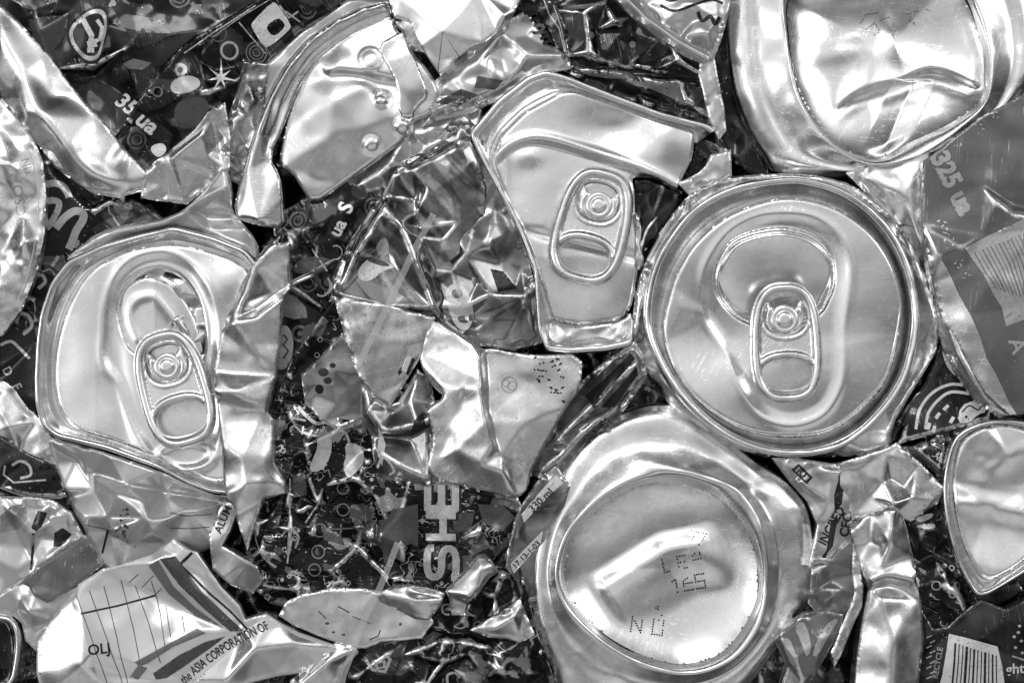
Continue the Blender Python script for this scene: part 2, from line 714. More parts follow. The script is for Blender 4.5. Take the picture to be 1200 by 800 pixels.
def lettering(sh, text, at, size, ang, mat, bold=0.0, sx=1.0, shear=0.0, off=0.6, name="printed_lettering", spacing=1.0, bend=0.0):
    """Words printed on a sheet; ang is the reading direction, counter-clockwise in degrees."""
    cu = bpy.data.curves.new("lettering_curve", "FONT")
    cu.body = text
    cu.size = 1.0
    cu.align_x, cu.align_y = "CENTER", "CENTER"
    cu.offset = bold
    cu.space_character = spacing
    cu.resolution_u = 3
    ob = bpy.data.objects.new("lettering_curve", cu)
    COL.objects.link(ob)
    me = ob.to_mesh()
    if me is None or not len(me.polygons):
        dg = bpy.context.evaluated_depsgraph_get()
        me = ob.evaluated_get(dg).to_mesh()
    V = np.array([v.co[:2] for v in me.vertices])
    Fc = [tuple(p.vertices) for p in me.polygons]
    ob.to_mesh_clear()
    bpy.data.objects.remove(ob)
    bpy.data.curves.remove(cu)
    if not len(V):
        return None
    # cut long triangles once or twice so the letters follow the metal
    a = math.radians(ang)
    u = V[:, 0] * size * sx + V[:, 1] * size * shear
    v = V[:, 1] * size
    if bend:
        v = v + bend * (u / size) ** 2
    P = np.column_stack([at[0] + u * math.cos(a) - v * math.sin(a), at[1] - (u * math.sin(a) + v * math.cos(a))])
    V3 = np.column_stack([P, drape(sh, P, off)])
    F2 = []
    for f in Fc:
        A, B, C = P[f[0]], P[f[1]], P[f[2]]
        cr = (B[0] - A[0]) * (C[1] - A[1]) - (B[1] - A[1]) * (C[0] - A[0])
        F2.append(f if cr < 0 else f[::-1])
    return sh.th.mesh(name, V3, F2, mat, sh.o, {"wear": np.zeros(len(P)), "edge": np.full(len(P), 99.0)})


# ------------------------------------------------------------------ materials
class NT:
    def __init__(self, name):
        self.m = bpy.data.materials.new(name)
        self.m.use_nodes = True
        self.t = self.m.node_tree
        self.t.nodes.clear()
        self.out = self.n("ShaderNodeOutputMaterial")
        self.p = self.n("ShaderNodeBsdfPrincipled")
        self.t.links.new(self.p.outputs[0], self.out.inputs[0])
        a = self.n("ShaderNodeAttribute", attribute_name="px")
        self.px = a.outputs["Vector"]

    def n(self, t, **kw):
        x = self.t.nodes.new(t)
        for k, v in kw.items():
            setattr(x, k, v)
        return x

    def set(self, sock, v):
        if isinstance(v, (int, float)):
            if sock.type == "RGBA":
                sock.default_value = (v, v, v, 1)
            else:
                sock.default_value = v
        else:
            self.t.links.new(v, sock)

    def math(self, op, a, b=0.0, c=0.0, clamp=False):
        x = self.n("ShaderNodeMath", operation=op)
        x.use_clamp = clamp
        for i, v in enumerate((a, b, c)):
            self.set(x.inputs[i], v)
        return x.outputs[0]

    def attr(self, name):
        return self.n("ShaderNodeAttribute", attribute_name=name).outputs["Fac"]

    def map(self, scale=(1, 1, 1), rot=0, loc=(0, 0, 0), src=None):
        r = self.n("ShaderNodeMapping")
        r.inputs["Rotation"].default_value = (0, 0, math.radians(rot))
        r.inputs["Location"].default_value = loc
        self.t.links.new(src or self.px, r.inputs[0])
        x = self.n("ShaderNodeMapping")
        x.inputs["Scale"].default_value = scale
        self.t.links.new(r.outputs[0], x.inputs[0])
        return x.outputs[0]

    def noise(self, scale, detail=3, vec=None, rough=0.5, dist_=0.0):
        x = self.n("ShaderNodeTexNoise")
        x.inputs["Scale"].default_value = scale
        x.inputs["Detail"].default_value = detail
        x.inputs["Roughness"].default_value = rough
        x.inputs["Distortion"].default_value = dist_
        self.t.links.new(vec or self.px, x.inputs["Vector"])
        return x.outputs[0]

    def voro(self, scale, feature="F1", vec=None, out="Distance", rnd=1.0):
        x = self.n("ShaderNodeTexVoronoi", feature=feature)
        x.inputs["Scale"].default_value = scale
        x.inputs["Randomness"].default_value = rnd
        self.t.links.new(vec or self.px, x.inputs["Vector"])
        return x.outputs[out]

    def step(self, v, lo, hi, a=0.0, b=1.0):
        x = self.n("ShaderNodeMapRange", interpolation_type="SMOOTHSTEP")
        self.set(x.inputs[0], v)
        for i, q in enumerate((lo, hi, a, b)):
            x.inputs[i + 1].default_value = q
        return x.outputs[0]

    def mix(self, f, a, b):
        x = self.n("ShaderNodeMix", data_type="FLOAT")
        self.set(x.inputs[0], f)
        self.set(x.inputs[2], a)
        self.set(x.inputs[3], b)
        return x.outputs[0]

    def band(self, v, c, w, soft=0.5):
        """1 where v is within w of c."""
        d = self.math("ABSOLUTE", self.math("SUBTRACT", v, c))
        return self.step(d, w * (1 - soft), w, 1.0, 0.0)

    def bump(self, h, strength, distance=S):
        x = self.n("ShaderNodeBump")
        x.inputs["Strength"].default_value = strength
        x.inputs["Distance"].default_value = distance
        self.t.links.new(h, x.inputs["Height"])
        self.t.links.new(x.outputs[0], self.p.inputs["Normal"])

    def done(self, base, rough, metallic, coat=0.0, coat_rough=0.08, spec=0.5):
        self.set(self.p.inputs["Base Color"], base)
        self.set(self.p.inputs["Roughness"], rough)
        self.set(self.p.inputs["Metallic"], metallic)
        self.p.inputs["Coat Weight"].default_value = coat
        self.p.inputs["Coat Roughness"].default_value = coat_rough
        self.p.inputs["Specular IOR Level"].default_value = spec
        return self.m


def metal(name, base=0.82, rough=0.2, rot=0, stain=0.25, grain=0.25, seed=0, spots=0.0, scuff=0.28, dent=0.0, smudge=0.10):
    t = NT(name)
    lo = (seed * 37.0, seed * 91.0, 0)
    v = t.map(loc=lo)
    soft = t.noise(1 / 70, 4, v)
    fine = t.noise(1 / 9, 4, v, 0.6)
    brush = t.noise(1.0, 2, t.map((0.012, 0.55, 0.02), rot, lo))
    scr = t.noise(1.0, 1, t.map((0.006, 0.20, 0.02), rot + 52, lo))
    scr2 = t.noise(1.0, 1, t.map((0.005, 0.17, 0.02), rot - 28, lo))
    s = t.math("MAXIMUM", t.band(scr, 0.5, 0.006), t.band(scr2, 0.44, 0.005))
    s = t.math("MULTIPLY", s, t.step(fine, 0.42, 0.62))
    wet = t.voro(1 / 46, vec=t.map(loc=lo, src=None), rnd=1.0)
    wet = t.math("ADD", wet, t.math("MULTIPLY", t.noise(1 / 16, 2, v), 0.35))
    drop = t.math("MULTIPLY", t.band(wet, 0.46, 0.018), t.step(soft, 0.48, 0.6))
    dirt = t.math("MULTIPLY", t.step(soft, 0.50, 0.72), t.step(fine, 0.35, 0.7))
    rim_dirt = t.math("MULTIPLY", t.step(t.attr("edge"), 0.0, 14.0, 1.0, 0.0), t.step(t.noise(1 / 13, 4, v, 0.6), 0.44, 0.60))
    grit = t.math("MULTIPLY", t.step(t.noise(1 / 2.6, 1, v), 0.67, 0.73), t.step(t.noise(1 / 34, 3, v), 0.47, 0.62))
    b = t.math("MULTIPLY", base, t.math("SUBTRACT", 1.0, t.math("MULTIPLY", dirt, stain)))
    if spots:
        sp = t.voro(1 / 7.0, vec=v)
        sp = t.math("MULTIPLY", t.step(sp, 0.10, 0.22, 1.0, 0.0), t.step(soft, 0.5, 0.6))
        b = t.math("MULTIPLY", b, t.math("SUBTRACT", 1.0, t.math("MULTIPLY", sp, spots)))
    sm = t.step(t.noise(1 / 15, 6, v, 0.68), 0.46, 0.66)
    b = t.math("MULTIPLY", b, t.math("SUBTRACT", 1.0, t.math("MULTIPLY", sm, smudge)))
    b = t.math("MULTIPLY", b, t.math("SUBTRACT", 1.0, t.math("MULTIPLY", rim_dirt, min(0.5, smudge * 2.2))))
    b = t.math("MULTIPLY", b, t.math("SUBTRACT", 1.0, t.math("MULTIPLY", grit, min(0.55, smudge * 4))))
    b = t.math("ADD", b, t.math("MULTIPLY", drop, 0.10), clamp=True)
    r = t.math("ADD", rough, t.math("MULTIPLY", t.math("SUBTRACT", soft, 0.5), 0.25))
    r = t.math("ADD", r, t.math("MULTIPLY", dirt, 0.12))
    r = t.math("ADD", r, t.math("MULTIPLY", sm, smudge * 0.8))
    r = t.math("ADD", r, t.math("MULTIPLY", t.math("MAXIMUM", s, t.math("MULTIPLY", drop, 0.7)), 0.25 * scuff))
    r = t.math("MAXIMUM", r, 0.05)
    h = t.math("ADD", t.math("MULTIPLY", brush, grain), t.math("MULTIPLY", s, scuff * 0.5))
    h = t.math("ADD", h, t.math("MULTIPLY", t.noise(1 / 40, 2, v), 0.5 + dent))
    h = t.math("ADD", h, t.math("MULTIPLY", fine, 0.10))
    t.bump(h, 0.5)
    return t.done(b, r, 1.0)


def printed(name, dark=0.03, light=0.5, kind="plain", scale=40.0, seed=0, rough=0.22, wear=0.6, metallic=0.55, amount=0.5, fleck=0.5, coat=0.22, crease=1.0, spec=0.3):
    """Printed can paint: ink over aluminium, artwork or painted foil reflections by kind, bare metal showing where folds have rubbed through."""
    t = NT(name)
    lo = (seed * 53.0, seed * 29.0, 0)
    v = t.map(loc=lo)
    soft = t.noise(1 / 60, 3, v)
    fine = t.noise(1 / 7, 4, v, 0.6)
    warp = t.n("ShaderNodeVectorMath", operation="ADD")
    nc = t.n("ShaderNodeTexNoise")
    nc.inputs["Scale"].default_value = 1.4 / scale
    t.t.links.new(v, nc.inputs["Vector"])
    sc = t.n("ShaderNodeVectorMath", operation="SCALE")
    t.t.links.new(nc.outputs["Color"], sc.inputs[0])
    sc.inputs["Scale"].default_value = scale * 0.9
    t.t.links.new(v, warp.inputs[0])
    t.t.links.new(sc.outputs[0], warp.inputs[1])
    w = warp.outputs[0]
    if kind == "rings":
        d = t.voro(1 / scale, vec=v)
        f = t.math("MAXIMUM", t.band(d, 0.30, 0.05), t.math("MULTIPLY", t.band(d, 0.16, 0.045), 0.8))
        f = t.math("MULTIPLY", f, t.step(soft, 0.44, 0.52))
        f = t.math("MAXIMUM", f, t.math("MULTIPLY", t.step(t.noise(1 / scale, 1, w), 0.54, 0.57), 0.28))
    elif kind == "swirl":
        nn = t.noise(0.8 / scale, 1, w)
        f = t.math("MULTIPLY", t.math("MAXIMUM", t.band(nn, 0.50, 0.020), t.math("MULTIPLY", t.step(nn, 0.60, 0.615), 0.5)), t.step(soft, 0.50, 0.53))
        f = t.math("MAXIMUM", f, t.math("MULTIPLY", t.step(t.noise(0.5 / scale, 1, v), 0.58, 0.59), 0.16))
    elif kind == "collage":
        cell = t.voro(0.8 / scale, vec=w, out="Color")
        cs = t.n("ShaderNodeSeparateColor")
        t.t.links.new(cell, cs.inputs[0])
        f = t.math("MULTIPLY", t.step(cs.outputs[0], 0.74, 0.76), t.math("MULTIPLY", cs.outputs[1], 0.55))
        nn = t.noise(1.3 / scale, 1, w)
        f = t.math("MAXIMUM", f, t.math("MULTIPLY", t.band(nn, 0.47, 0.022), t.step(t.noise(1 / 38, 1, v), 0.53, 0.56)))
        d = t.voro(1.5 / scale, vec=v)
        f = t.math("MAXIMUM", f, t.math("MULTIPLY", t.band(d, 0.24, 0.05), t.step(soft, 0.52, 0.56)))
    elif kind == "foil":
        st = t.noise(1.0, 4, t.map((0.010, 0.045, 0.02), -58 + seed, lo), 0.5, 0.9)  # streaks put the foil's bright and dark reflections into the colour
        f = t.math("ADD", t.math("MULTIPLY", t.step(st, 0.42, 0.58), 0.5), t.math("MULTIPLY", t.step(t.noise(1 / scale, 5, v, 0.65), 0.45, 0.62), 0.5))
    else:
        f = t.step(soft, 0.3, 0.75)
    f = t.math("MULTIPLY", f, amount)
    b = t.mix(f, dark, light)
    # flecks and rubbed folds
    fl = t.math("MULTIPLY", t.step(t.noise(1 / 3.2, 2, v), 0.66, 0.72), t.step(t.noise(1 / 34, 2, v), 0.47, 0.62))
    fl = t.math("MULTIPLY", fl, fleck)
    cw = t.math("MULTIPLY", t.step(t.attr("wear"), 0.30, 0.80), crease)
    ew = t.math("MULTIPLY", t.step(t.attr("edge"), 0.2, 1.5, 1.0, 0.0), t.step(t.noise(1 / 20, 2, v), 0.40, 0.60))
    wr = t.math("MULTIPLY", t.math("MAXIMUM", cw, ew), t.step(fine, 0.30, 0.55))
    scr = t.noise(1.0, 1, t.map((0.008, 0.22, 0.02), 35 + seed * 17, lo))
    scr = t.math("MULTIPLY", t.band(scr, 0.47, 0.006), t.step(t.noise(1 / 28, 2, v), 0.5, 0.6))
    wr = t.math("MAXIMUM", t.math("MULTIPLY", wr, wear), t.math("MAXIMUM", fl, t.math("MULTIPLY", scr, 0.6 * wear)))
    b = t.mix(wr, b, 0.85)
    mt = t.mix(wr, metallic, 1.0)
    r = t.math("ADD", rough, t.math("MULTIPLY", t.math("SUBTRACT", soft, 0.5), 0.2))
    r = t.math("MAXIMUM", t.math("ADD", r, t.math("MULTIPLY", wr, 0.12)), 0.05)
    h = t.math("ADD", t.math("MULTIPLY", t.noise(1 / 30, 2, v), 0.8), t.math("MULTIPLY", fine, 0.14))
    t.bump(h, 0.5)
    return t.done(b, r, mt, coat, 0.06, spec)


def ink(name, v, rough=0.3, metallic=0.2, worn=0.5):
    t = NT(name)
    f = t.noise(1 / 5, 3)
    b = t.math("MULTIPLY", v, t.math("ADD", 0.75, t.math("MULTIPLY", f, 0.5)))
    chip = t.math("MULTIPLY", t.step(t.noise(1 / 2.4, 3), 0.56, 0.66), t.step(t.noise(1 / 22, 2), 0.44, 0.60))
    s = t.noise(1.0, 1, t.map((0.010, 0.30, 0.02), 40))
    chip = t.math("MAXIMUM", chip, t.math("MULTIPLY", t.band(s, 0.46, 0.012), t.step(f, 0.44, 0.56)))
    t.set(t.p.inputs["Alpha"], t.math("SUBTRACT", 1.0, t.math("MULTIPLY", chip, worn), clamp=True))
    h = t.math("ADD", t.math("MULTIPLY", t.noise(1 / 30, 2), 0.8), 0.0)
    t.bump(h, 0.5)
    return t.done(b, rough, metallic, 0.15, spec=0.3)


M = {}
M["lid"] = metal("brushed_aluminium_lid", 0.93, 0.19, 8, 0.1, 0.03, 1, 0.0, 0.1, 0.0, 0.05)
M["lid_soft"] = metal("satin_aluminium_lid", 0.9, 0.25, 80, 0.1, 0.03, 2, 0.0, 0.1, 0.0, 0.06)
M["rim"] = metal("aluminium_rim", 0.82, 0.2, 30, 0.2, 0.02, 3, 0.0, 0.2)
M["base"] = metal("drawn_aluminium_base", 0.86, 0.22, 20, 0.16, 0.05, 4, 0.0, 0.14, 0.0, 0.08)
M["wall"] = metal("bare_aluminium_wall", 0.79, 0.24, 70, 0.25, 0.05, 5, 0.15, 0.25, 0.2, 0.16)
M["stained"] = metal("stained_aluminium", 0.66, 0.26, 40, 0.6, 0.12, 6, 0.5, 0.8, 0.8)
M["tab"] = metal("aluminium_pull_tab", 0.90, 0.28, 0, 0.15, 0.03, 7)
M["white"] = printed("white_can_paint", 0.62, 0.80, "plain", 40, 1, 0.22, 0.3, 0.35, 0.7, 0.0, 0.3)
M["pale"] = printed("pale_grey_can_paint", 0.52, 0.68, "plain", 40, 2, 0.25, 0.4, 0.6, 0.7, 0.0, 0.3)
M["grey"] = printed("grey_can_paint", 0.15, 0.22, "plain", 40, 3, 0.28, 0.9, 0.5, 0.7, 0.3, 0.4)
M["dark"] = printed("dark_can_paint", 0.006, 0.09, "plain", 40, 4, 0.15, 0.6, 0.85, 0.8, 0.4, 0.25)
M["dark_rings"] = printed("dark_paint_with_rings", 0.008, 0.26, "rings", 34, 5, 0.16, 0.8, 0.75, 0.55, 0.4, 0.25)
M["dark_swirl"] = printed("dark_paint_with_swirls", 0.008, 0.34, "swirl", 34, 6, 0.16, 0.8, 0.75, 0.9, 0.5, 0.25)
M["collage"] = printed("dark_paint_collage", 0.008, 0.55, "collage", 26, 7, 0.14, 0.9, 0.75, 0.8, 0.7, 0.25)
M["collage2"] = printed("fine_dark_paint_collage", 0.006, 0.62, "collage", 17, 8, 0.14, 0.9, 0.75, 0.8, 0.8, 0.25)
M["mottle"] = printed("mottled_foil_print", 0.05, 0.50, "mottle", 22, 9, 0.2, 0.8, 0.8, 1.0, 0.5, 0.4)
M["mottle_pale"] = printed("pale_mottled_foil_print", 0.32, 0.78, "mottle", 16, 10, 0.24, 0.6, 0.8, 1.0, 0.3, 0.3)
M["foil"] = printed("foil_with_painted_reflections", 0.10, 0.62, "foil", 40, 11, 0.12, 0.8, 0.9, 0.9, 0.3, 0.6)
M["halftone"] = printed("halftone_print", 0.05, 0.62, "halftone", 4.0, 12, 0.25, 0.5, 0.4, 1.0, 0.0, 0.3)
M["ink_white"] = ink("white_ink", 0.72, 0.3, 0.3)
M["ink_pale"] = ink("pale_ink", 0.48, 0.3, 0.5)
M["ink_grey"] = ink("grey_ink", 0.20, 0.3, 0.4)
M["ink_mid"] = ink("mid_grey_ink", 0.09, 0.25, 0.4)
M["ink_black"] = ink("black_ink", 0.012, 0.3, 0.1)
M["ink_faint"] = ink("faint_grey_ink", 0.40, 0.3, 0.8)
M["ink_dot"] = ink("black_code_ink", 0.012, 0.35, 0.1, 0.0)

M["bed"] = printed("packed_scrap_paint", 0.03, 0.42, "collage", 22, 13, 0.2, 0.9, 0.6, 0.7, 0.8, 0.4)
# ------------------------------------------------------------------ shared can parts
def sdist(P, poly):
    d = dist(P, poly)
    return np.where(inside(P, np.asarray(poly, float)[:, :2]), d, -d)


def gauss(d, w):
    return np.exp(-(d / w) ** 2)


def lathe(th, name, c, prof, mat, parent, n=48, squash=(1, 1), rot=0):
    V, F = [], []
    cr, sr = math.cos(math.radians(rot)), math.sin(math.radians(rot))
    for r, z in prof:
        for j in range(n):
            a = 2 * math.pi * j / n
            x, y = r * math.cos(a) * squash[0], r * math.sin(a) * squash[1]
            V.append((c[0] + x * cr - y * sr, c[1] + x * sr + y * cr, z))
    for i in range(len(prof) - 1):
        for j in range(n):
            a, b = i * n + j, i * n + (j + 1) % n
            F.append((b, a, a + n, b + n))
    V.append((c[0], c[1], prof[-1][1]))
    for j in range(n):
        F.append(((len(prof) - 1) * n + (j + 1) % n, (len(prof) - 1) * n + j, len(V) - 1))
    return th.mesh(name, V, F, mat, parent, {"wear": np.zeros(len(V)), "edge": np.full(len(V), 99.0)})


def pull_tab(th, at, rot, L, W, z, mat, tilt=0.0, finger=(0.275, 0.165, 0.33), window=(-0.17, 0.185, 0.30), rivet_at=None, rivet=15.0, tip=1.0, roll=13.0):
    """Stay-on tab: rolled outer edge, finger hole, rivet window with its tongue, rivet. rot turns the finger end, photo degrees clockwise from down."""
    a = math.radians(rot)
    ax = np.array([-math.sin(a), math.cos(a)])      # along, towards the finger end
    ac = np.array([math.cos(a), math.sin(a)])       # across

    def at_(u, v):
        return (at[0] + ax[0] * u + ac[0] * v, at[1] + ax[1] * u + ac[1] * v)

    out = []
    for t in np.linspace(0, 2 * math.pi, 72, endpoint=False):
        c, s = math.cos(t), math.sin(t)
        v = W / 2 * math.copysign(abs(c) ** 0.72, c)
        u = L / 2 * math.copysign(abs(s) ** 0.72, s)
        v *= 1 - 0.05 * (1 - u / (L / 2)) * tip
        out.append(at_(u, v))
    out = np.array(out)
    fh = np.array([at_(finger[0] * L + finger[1] * L * math.copysign(abs(math.sin(t)) ** 0.85, math.sin(t)),
                       finger[2] * W * math.copysign(abs(math.cos(t)) ** 0.85, math.cos(t))) for t in np.linspace(0, 2 * math.pi, 40, endpoint=False)])
    wh = np.array([at_(window[0] * L + window[1] * L * math.sin(t), window[2] * W * math.copysign(abs(math.cos(t)) ** 0.8, math.cos(t)))
                   for t in np.linspace(0, 2 * math.pi, 40, endpoint=False)])

    def zf(P):
        d = np.minimum(dist(P, out), 99)
        f = dist(P, fh)
        w = dist(P, wh)
        r1 = np.where(d < roll, np.sqrt(np.clip(1 - ((d - roll * 0.5) / (roll * 0.5)) ** 2, 0, 1)), 0)
        rf = roll * 0.75
        r2 = np.where(f < rf, np.sqrt(np.clip(1 - ((f - rf * 0.5) / (rf * 0.5)) ** 2, 0, 1)), 0)
        rw = roll * 0.4
        r3 = np.where(w < rw, np.sqrt(np.clip(1 - ((w - rw * 0.5) / (rw * 0.5)) ** 2, 0, 1)), 0)
        flat = 2.6 * sstep(d, roll * 0.6, roll)
        u = (P[:, 0] - at[0]) * ax[0] + (P[:, 1] - at[1]) * ax[1]
        return np.maximum(np.maximum(8.5 * r1, 5.5 * r2), np.maximum(3.4 * r3, flat)) + tilt * (u / L + 0.3)

    t = sheet(th, "pull_tab", out, mat, z=z, zf=zf, res=1.7, ch=0, smooth=1, edge=None, skirt=6.0, holes=[fh, wh], wob=(30, 0.5))
    rc = rivet_at if rivet_at is not None else at_((window[0] + 0.02) * L, 0)
    # tongue: the plate under the window that the rivet holds, cut free on three sides
    tg = [at_(window[0] * L + u * L, v * W) for u, v in ((-0.13, -0.235), (-0.02, -0.255), (0.10, -0.20), (0.145, 0.0), (0.10, 0.20), (-0.02, 0.255), (-0.13, 0.235), (-0.06, 0.12), (-0.075, 0.0), (-0.06, -0.12))]
    tongue = sheet(th, "tongue", spline(tg, True, 5), mat, z=z - 1.5, res=1.8, ch=0, smooth=1, edge=(4, 2), skirt=4.0, parent=t.o,
                   zf=lambda P: 1.6 * gauss(np.hypot(P[:, 0] - rc[0], P[:, 1] - rc[1]) - rivet * 1.35, 3.0), wob=(12, 0.7))
    lathe(th, "rivet", rc, [(rivet * 1.12, z - 9), (rivet * 1.1, z + 0.6), (rivet, z + 1.8), (rivet * 0.80, z + 1.9), (rivet * 0.68, z + 1.0), (rivet * 0.60, z + 2.4),
                            (rivet * 0.52, z + 3.6), (rivet * 0.36, z + 4.2), (rivet * 0.16, z + 4.1)], mat, t.o)
    return t


def wrap_wall(th, name, outline, mat, **kw):
    return sheet(th, name, outline, mat, **kw)


# ------------------------------------------------------------------ the setting: what shows in the gaps
bed_t = Thing("ground", None, None, None, (600, 400), -75)
bed = sheet(bed_t, "ground", [(-160, -140), (1360, -140), (1360, 940), (-160, 940)], M["bed"], facet=[(60, 26), (24, 10)], res=9, ch=0, smooth=1, edge=None, skirt=30)
bed.o["kind"] = "structure"
for key in ("label", "category", "group"):
    if key in bed_t.root:
        del bed_t.root[key]
bed_t.root["kind"] = "structure"

# ------------------------------------------------------------------ C: the round unopened can end
C = Thing("crushed_can", "round unopened can end with an intact pull tab and an almost circular rim", at=(916, 371), z=22)
rimC = Q("a8", [(415, 55), (500, 62), (580, 92), (650, 145), (705, 215), (740, 300), (755, 390), (748, 470), (722, 560), (670, 640), (600, 705), (520, 740), (425, 748),
                (330, 728), (240, 680), (165, 610), (110, 530), (78, 450), (72, 380), (88, 290), (130, 205), (195, 130), (290, 78)])
panC = Q("a8", [(415, 108), (530, 125), (620, 180), (680, 255), (712, 345), (708, 440), (682, 545), (632, 615), (540, 685), (430, 700), (325, 682), (225, 625), (155, 540),
                (122, 440), (138, 345), (160, 285), (205, 215), (290, 148)])
rimC, panC = spline(rimC), spline(panC)
cC = (916, 371)
loft(C, "rim", cC, [(rimC, -46), (rimC, -8), (rimC, panC, 1.6, 1.5), (rimC, panC, 5.0, 3.6), (rimC, panC, 9.0, 1.4), (rimC, panC, 10.5, -3), (rimC, panC, 0.55, -17),
                    (rimC, panC, 0.84, -38), (rimC, panC, 0.94, -36), (panC, -13.0)], M["rim"], facet=[(45, 1.8)], zf=lambda P: 1.5 * fbm(P, 60, 4))
keyC = spline(Q("a8", [(236, 400), (232, 330), (246, 270), (290, 208), (350, 172), (420, 160), (490, 170), (545, 210), (570, 270), (566, 340), (556, 420), (556, 500), (548, 570), (510, 632),
                       (440, 655), (370, 632), (325, 570), (285, 480)]))
tearC = spline(Q("a8", [(252, 300), (268, 250), (300, 212), (360, 190), (430, 185), (495, 205), (535, 248), (545, 310), (530, 360), (500, 400), (420, 430), (350, 420), (300, 396), (262, 350)]))
beadC = spline(Q("a8", [(300, 345), (330, 362), (370, 350), (400, 332), (450, 330), (485, 322), (500, 308)]), closed=False)
dC = Q("a8", [(415, 250)])[0]
creC = Q("a8", [(165, 380, 0), (215, 372, -3), (250, 395, -4), (290, 460, -5), (335, 545, -3)])
creC2 = Q("a8", [(540, 490, 0), (590, 540, -3), (640, 600, -2)])


def zC(P):
    k = sdist(P, keyC)
    t = sdist(P, tearC)
    z = -3.0 * sstep(k, -9, 9) + 0.9 * gauss(k + 8, 5)
    z += -3.6 * gauss(t, 1.7) - 3.0 * sstep(t, 0, 6) - 0.24 * (P[:, 1] - 326) * sstep(t, 0, 8)
    z += -3.0 * gauss(np.hypot(P[:, 0] - dC[0] + 20, P[:, 1] - dC[1] + 4), 36) * sstep(t, 0, 10)
    # gentle buckles across the panel
    q = (P[:, 0] - 916) * 0.55 + (P[:, 1] - 371) * 0.83
    z += -0.11 * 16 * np.log1p(np.exp(np.clip((q - 30) / 16, -20, 20)))
    z += -5 * gauss(np.hypot(P[:, 0] - 820, P[:, 1] - 400), 45)
    z += 3.0 * gauss(np.hypot((P[:, 0] - 985) * 0.8, P[:, 1] - 445), 45)
    return z


panelC = sheet(C, "panel", panC, M["lid"], dz=-9, zf=zC, creases=[[(x, y, z - 9) for x, y, z in creC]], res=1.8, ch=0, smooth=3, edge=(5, 3), skirt=8, wob=(75, 2.2))
pull_tab(C, Q("a8", [(421, 466)])[0], -2, 142, 89, 30, M["tab"], tilt=2.0, finger=(0.265, 0.135, 0.34), window=(-0.215, 0.165, 0.30), rivet_at=Q("a8", [(418, 409)])[0], rivet=15)
wallC = Q("a8", [(395, 44), (270, 55), (190, 92), (125, 175), (70, 280), (48, 380), (44, 480), (62, 520), (100, 560), (150, 640), (250, 715), (400, 757), (540, 752), (650, 745), (690, 720), (688, 685),
                 (720, 620), (770, 540), (806, 475), (806, 400), (770, 290), (735, 205), (690, 150), (600, 72), (500, 48)])
wz = [-18, -10, -4, -6, -8, -12, -10, -20, -30, -36, -36, -34, -32, -24, -12, -10, -6, -2, -4, 0, -4, -8, -8, -14, -18]
inner = resample(rimC, 14)
sheet(C, "body_wall", [(p[0], p[1], q - 4) for p, q in zip(wallC, wz)], M["wall"], z=21, ctrl=[(p[0], p[1], -26) for p in inner],
      creases=[Q("a8", [(700, 165, -20), (740, 260, -6), (790, 400, -2), (770, 470, -14), (700, 620, -10)]), Q("a8", [(190, 95, -2), (165, 180, -16), (90, 290, -8), (58, 420, -4)])],
      facet=[(30, 4), (14, 1.2)], holes=[(np.asarray(rimC) - cC) * 0.93 + cC], smooth=1, ch=1, edge=(4, 5), wob=(40, 2))

# ------------------------------------------------------------------ B: the can end squashed to a kite
B = Thing("crushed_can", "can end squashed into a kite shape with a straight-sided rim and a pull tab", at=(680, 250), z=6)
rimB = Q("a7", [(62, 200), (132, 118), (205, 62), (250, 46), (300, 58), (420, 105), (540, 150), (655, 180), (682, 200), (670, 260), (600, 340), (520, 470), (480, 560), (470, 650), (466, 728), (400, 742),
                (310, 748), (252, 742), (232, 690), (222, 545), (185, 450), (130, 340), (82, 250)])
panB = Q("a7", [(118, 270), (142, 205), (200, 148), (295, 97), (330, 96), (420, 128), (540, 172), (622, 196), (615, 262), (580, 332), (500, 450), (480, 540), (466, 630), (442, 660), (350, 676), (272, 664), (252, 600),
                (226, 520), (196, 440), (150, 350)])
rimBs, panBs = chaikin(resample_keep(rimB, 13), 2), chaikin(resample_keep(panB, 14), 2)
cB = Q("a7", [(350, 400)])[0]
loft(B, "rim", cB, [(rimBs, -44), (rimBs, -6), (rimBs, panBs, 1.2, 2.5), (rimBs, panBs, 3.0, 4.5), (rimBs, panBs, 7.0, 4.3), (rimBs, panBs, 9.0, 1.5), (rimBs, panBs, 10.0, -5), (rimBs, panBs, 0.60, -16), (rimBs, panBs, 0.85, -24), (panBs, -16)],
     M["rim"], facet=[(40, 1.2)], n=320, gap=Q("a7", [(668, 188), (462, 650)]))
mouthB = spline(Q("a7", [(470, 310), (520, 308), (560, 328), (572, 345), (540, 395), (505, 430), (488, 470), (478, 430), (474, 380), (472, 340)]), True, 5)
beadB = Q("a7", [(128, 268), (165, 232), (215, 216), (262, 220), (330, 240), (400, 262), (480, 290), (540, 318), (578, 340)])
bB = chaikin(np.array([b[:2] for b in beadB]), 2, False)


